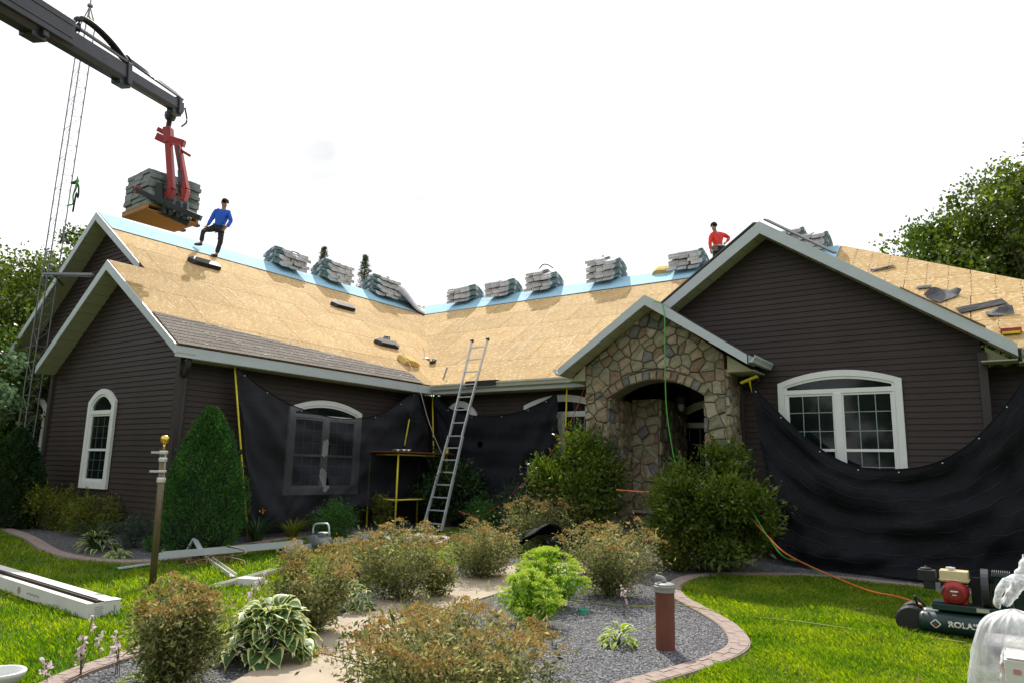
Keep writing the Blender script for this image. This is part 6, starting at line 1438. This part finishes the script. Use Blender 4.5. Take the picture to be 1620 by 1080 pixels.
# sedum
def sedum(px,py,wpx,hpx,label,heads=70):
    heads=int(heads*1.2)
    p=G(px,py); s=scale_at(p); w=wpx/s/2; h=hpx/s; t=thing('sedum',label,'sedum',p)
    u=np.sqrt(rng.uniform(0,1,heads)); a=rng.uniform(0,6.283,heads); tip=np.column_stack([p[0]+np.cos(a)*u*w,p[1]+np.sin(a)*u*w,p[2]+h*(1-.62*u**2.2)])
    L=[];O=[]
    for q in tip:
        m=46; v=rng.uniform(.05,.95,m)[:,None]; c=(p+[0,0,.02])*(1-v)+(q)*v; L.append(c+rng.normal(size=(m,3))*.028); O.append(np.tile([0,0,.6],(m,1)))
    leaves('foliage',np.concatenate(L),.055,l_lime,t,.55,np.concatenate(O))
    hd=[q+rng.normal(size=(90,3))*np.array([.026,.026,.009])+[0,0,.01] for q in tip]; hd=np.concatenate(hd); leaves('flower_heads',hd,.013,l_limef,t,.95,np.tile([0,0,.8],(len(hd),1)))
sedum(866,962,135,92,'bright lime green sedum mound right of the path',75)
sedum(836,992,112,86,'paler lime sedum mound in front, nearer the path',50)
# ================================================================== TREES
def tree(label,base,H_,R_,mat,nl_=16000,ls=.16,trunk_r=.22,crown0=.35,clumps=60,name='deciduous_tree',group='trees behind the house',z0=None):
    p=np.array([base[0],base[1],0.]); p[2]=g(*p[:2]); t=thing(name,label,'tree',p,group)
    b=B(); top=p+[0,0,H_*.8]; b.tube(polyline([p,p+[.1*R_,0,H_*.4],top],8),trunk_r,8,r2=trunk_r*.15)
    C,out=ell(clumps,(0,0,0),(R_*.85,R_*.85,H_*(1-crown0)*.44),.35); C+=p+np.array([0,0,H_*(crown0+(1-crown0)*.5)])
    for c in C[::3]:
        st=p+np.array([0,0,H_*rng.uniform(crown0*.7,.6)]); b.tube(polyline([st,(st+c)/2+[0,0,.2],c],4),trunk_r*.3,5,r2=trunk_r*.06)
    b.build('trunk',m_bark,t,smooth=True)
    per=nl_//clumps; pts=[];outs=[]
    for c,o_ in zip(C,out):
        rr=R_*rng.uniform(.18,.36); m=12; sub=c+unit(rng.normal(size=(m,3)))*rr*rng.uniform(.5,1,(m,1))*[1,1,.7]; q=sub[rng.integers(0,m,per)]+rng.normal(size=(per,3))*rr*.22; pts.append(q); outs.append(np.tile(o_*.4+[0,0,.25],(per,1)))
    leaves('crown',np.concatenate(pts),ls,mat,t,.75,np.concatenate(outs),fold=.3); return t
def tpos(px,dist): d=ray(px,720); d=d[:2]/np.linalg.norm(d[:2]); return d*dist
def th(py,dist,R_=0): return (EYE+(725-py)/FPX*dist*.98-.33*R_)/.95
tree('broad olive green tree at the far left edge behind the far gable',tpos(2,30),th(412,31,3.6),3.6,l_tree2,56000,.12,crown0=.05,clumps=90)
tree('dark green tree between the left edge tree and the lattice mast',tpos(84,34),th(400,35,2.6),2.6,l_tree,42000,.12,crown0=.05,clumps=70)
tree('low shaded tree filling in behind the far gable eave',tpos(-40,24),th(480,24,3.4),3.4,l_tree,34000,.12,crown0=.0,clumps=70)
tree('large maple behind the right roof',tpos(1556,31),th(330,32,4.1),4.1,l_tree,90000,.125,crown0=.12,clumps=110)
tree('taller maple crown at the right edge of the photo',tpos(1700,29),th(262,30,3.4),3.4,l_tree2,60000,.125,crown0=.1,clumps=80)
tree('small treetop peeping over the roof valley',tpos(655,44),th(468,44)+.3,1.6,l_treel,3500,.2,crown0=.3,clumps=22)
def conifer(label,pos,H_,R_,n=15000):
    p=np.array([pos[0],pos[1],g(*pos)]); t=thing('conifer_tree',label,'tree',p,'conifers beyond the left ridge'); b=B(); b.tube([p,p+[0,0,H_]],.16,6,r2=.02); b.build('trunk',m_bark,t)
    tiers=70; L=[];O=[]
    for k in range(tiers):
        u=.25+.75*k/tiers; r=R_*(1-u)**.8*rng.uniform(.75,1.1)+.08
        for j in range(7):
            a=rng.uniform(0,6.283); m=n//(tiers*7); v=rng.uniform(.1,1,m)[:,None]; tipd=np.array([math.cos(a),math.sin(a),-.25+.5*u]); L.append(p+[0,0,H_*u]+tipd*r*v*rng.uniform(.7,1.1)+rng.normal(size=(m,3))*.05); O.append(np.tile(tipd,(m,1)))
    leaves('needles',np.concatenate(L),.10,l_con,t,.3,np.concatenate(O))
conifer('narrow conifer top between the first and second left stacks',tpos(490,42),th(404,42)+.1,1.9)
conifer('taller narrow conifer top between the second and third left stacks',tpos(560,40),th(412,40)+.1,1.9)
# small tree at left edge with pale leaves (near the far gable)
tn=tpos(-90,15.5); tree('small pale leaved tree at the left edge in front of the far gable',tn,th(566,15.5,1.0),1.1,l_pale,3800,.085,.05,.5,26,group='garden trees')
# trees behind the viewer (mirrored in the window glass)
def back_tree(x,y,H_,R_): return tree('dark leafy tree behind the photographer, mirrored in the windows',(x,y),H_,R_,l_tree,7000,.42,.3,.02,46,group='trees behind the photographer')
bt=back_tree(4,-26,11,5.5)
for k,(x,y) in enumerate(((-5,-28),(13,-25),(22,-18),(-15,-25),(28,-6),(-24,-20),(27,6),(-31,-10),(-40,-4),(-44,-13),(-36,-19),(-47,2),(-38,-26))):
    copy_tree(bt,(x,y,0),k*1.3,random.uniform(.85,1.15))
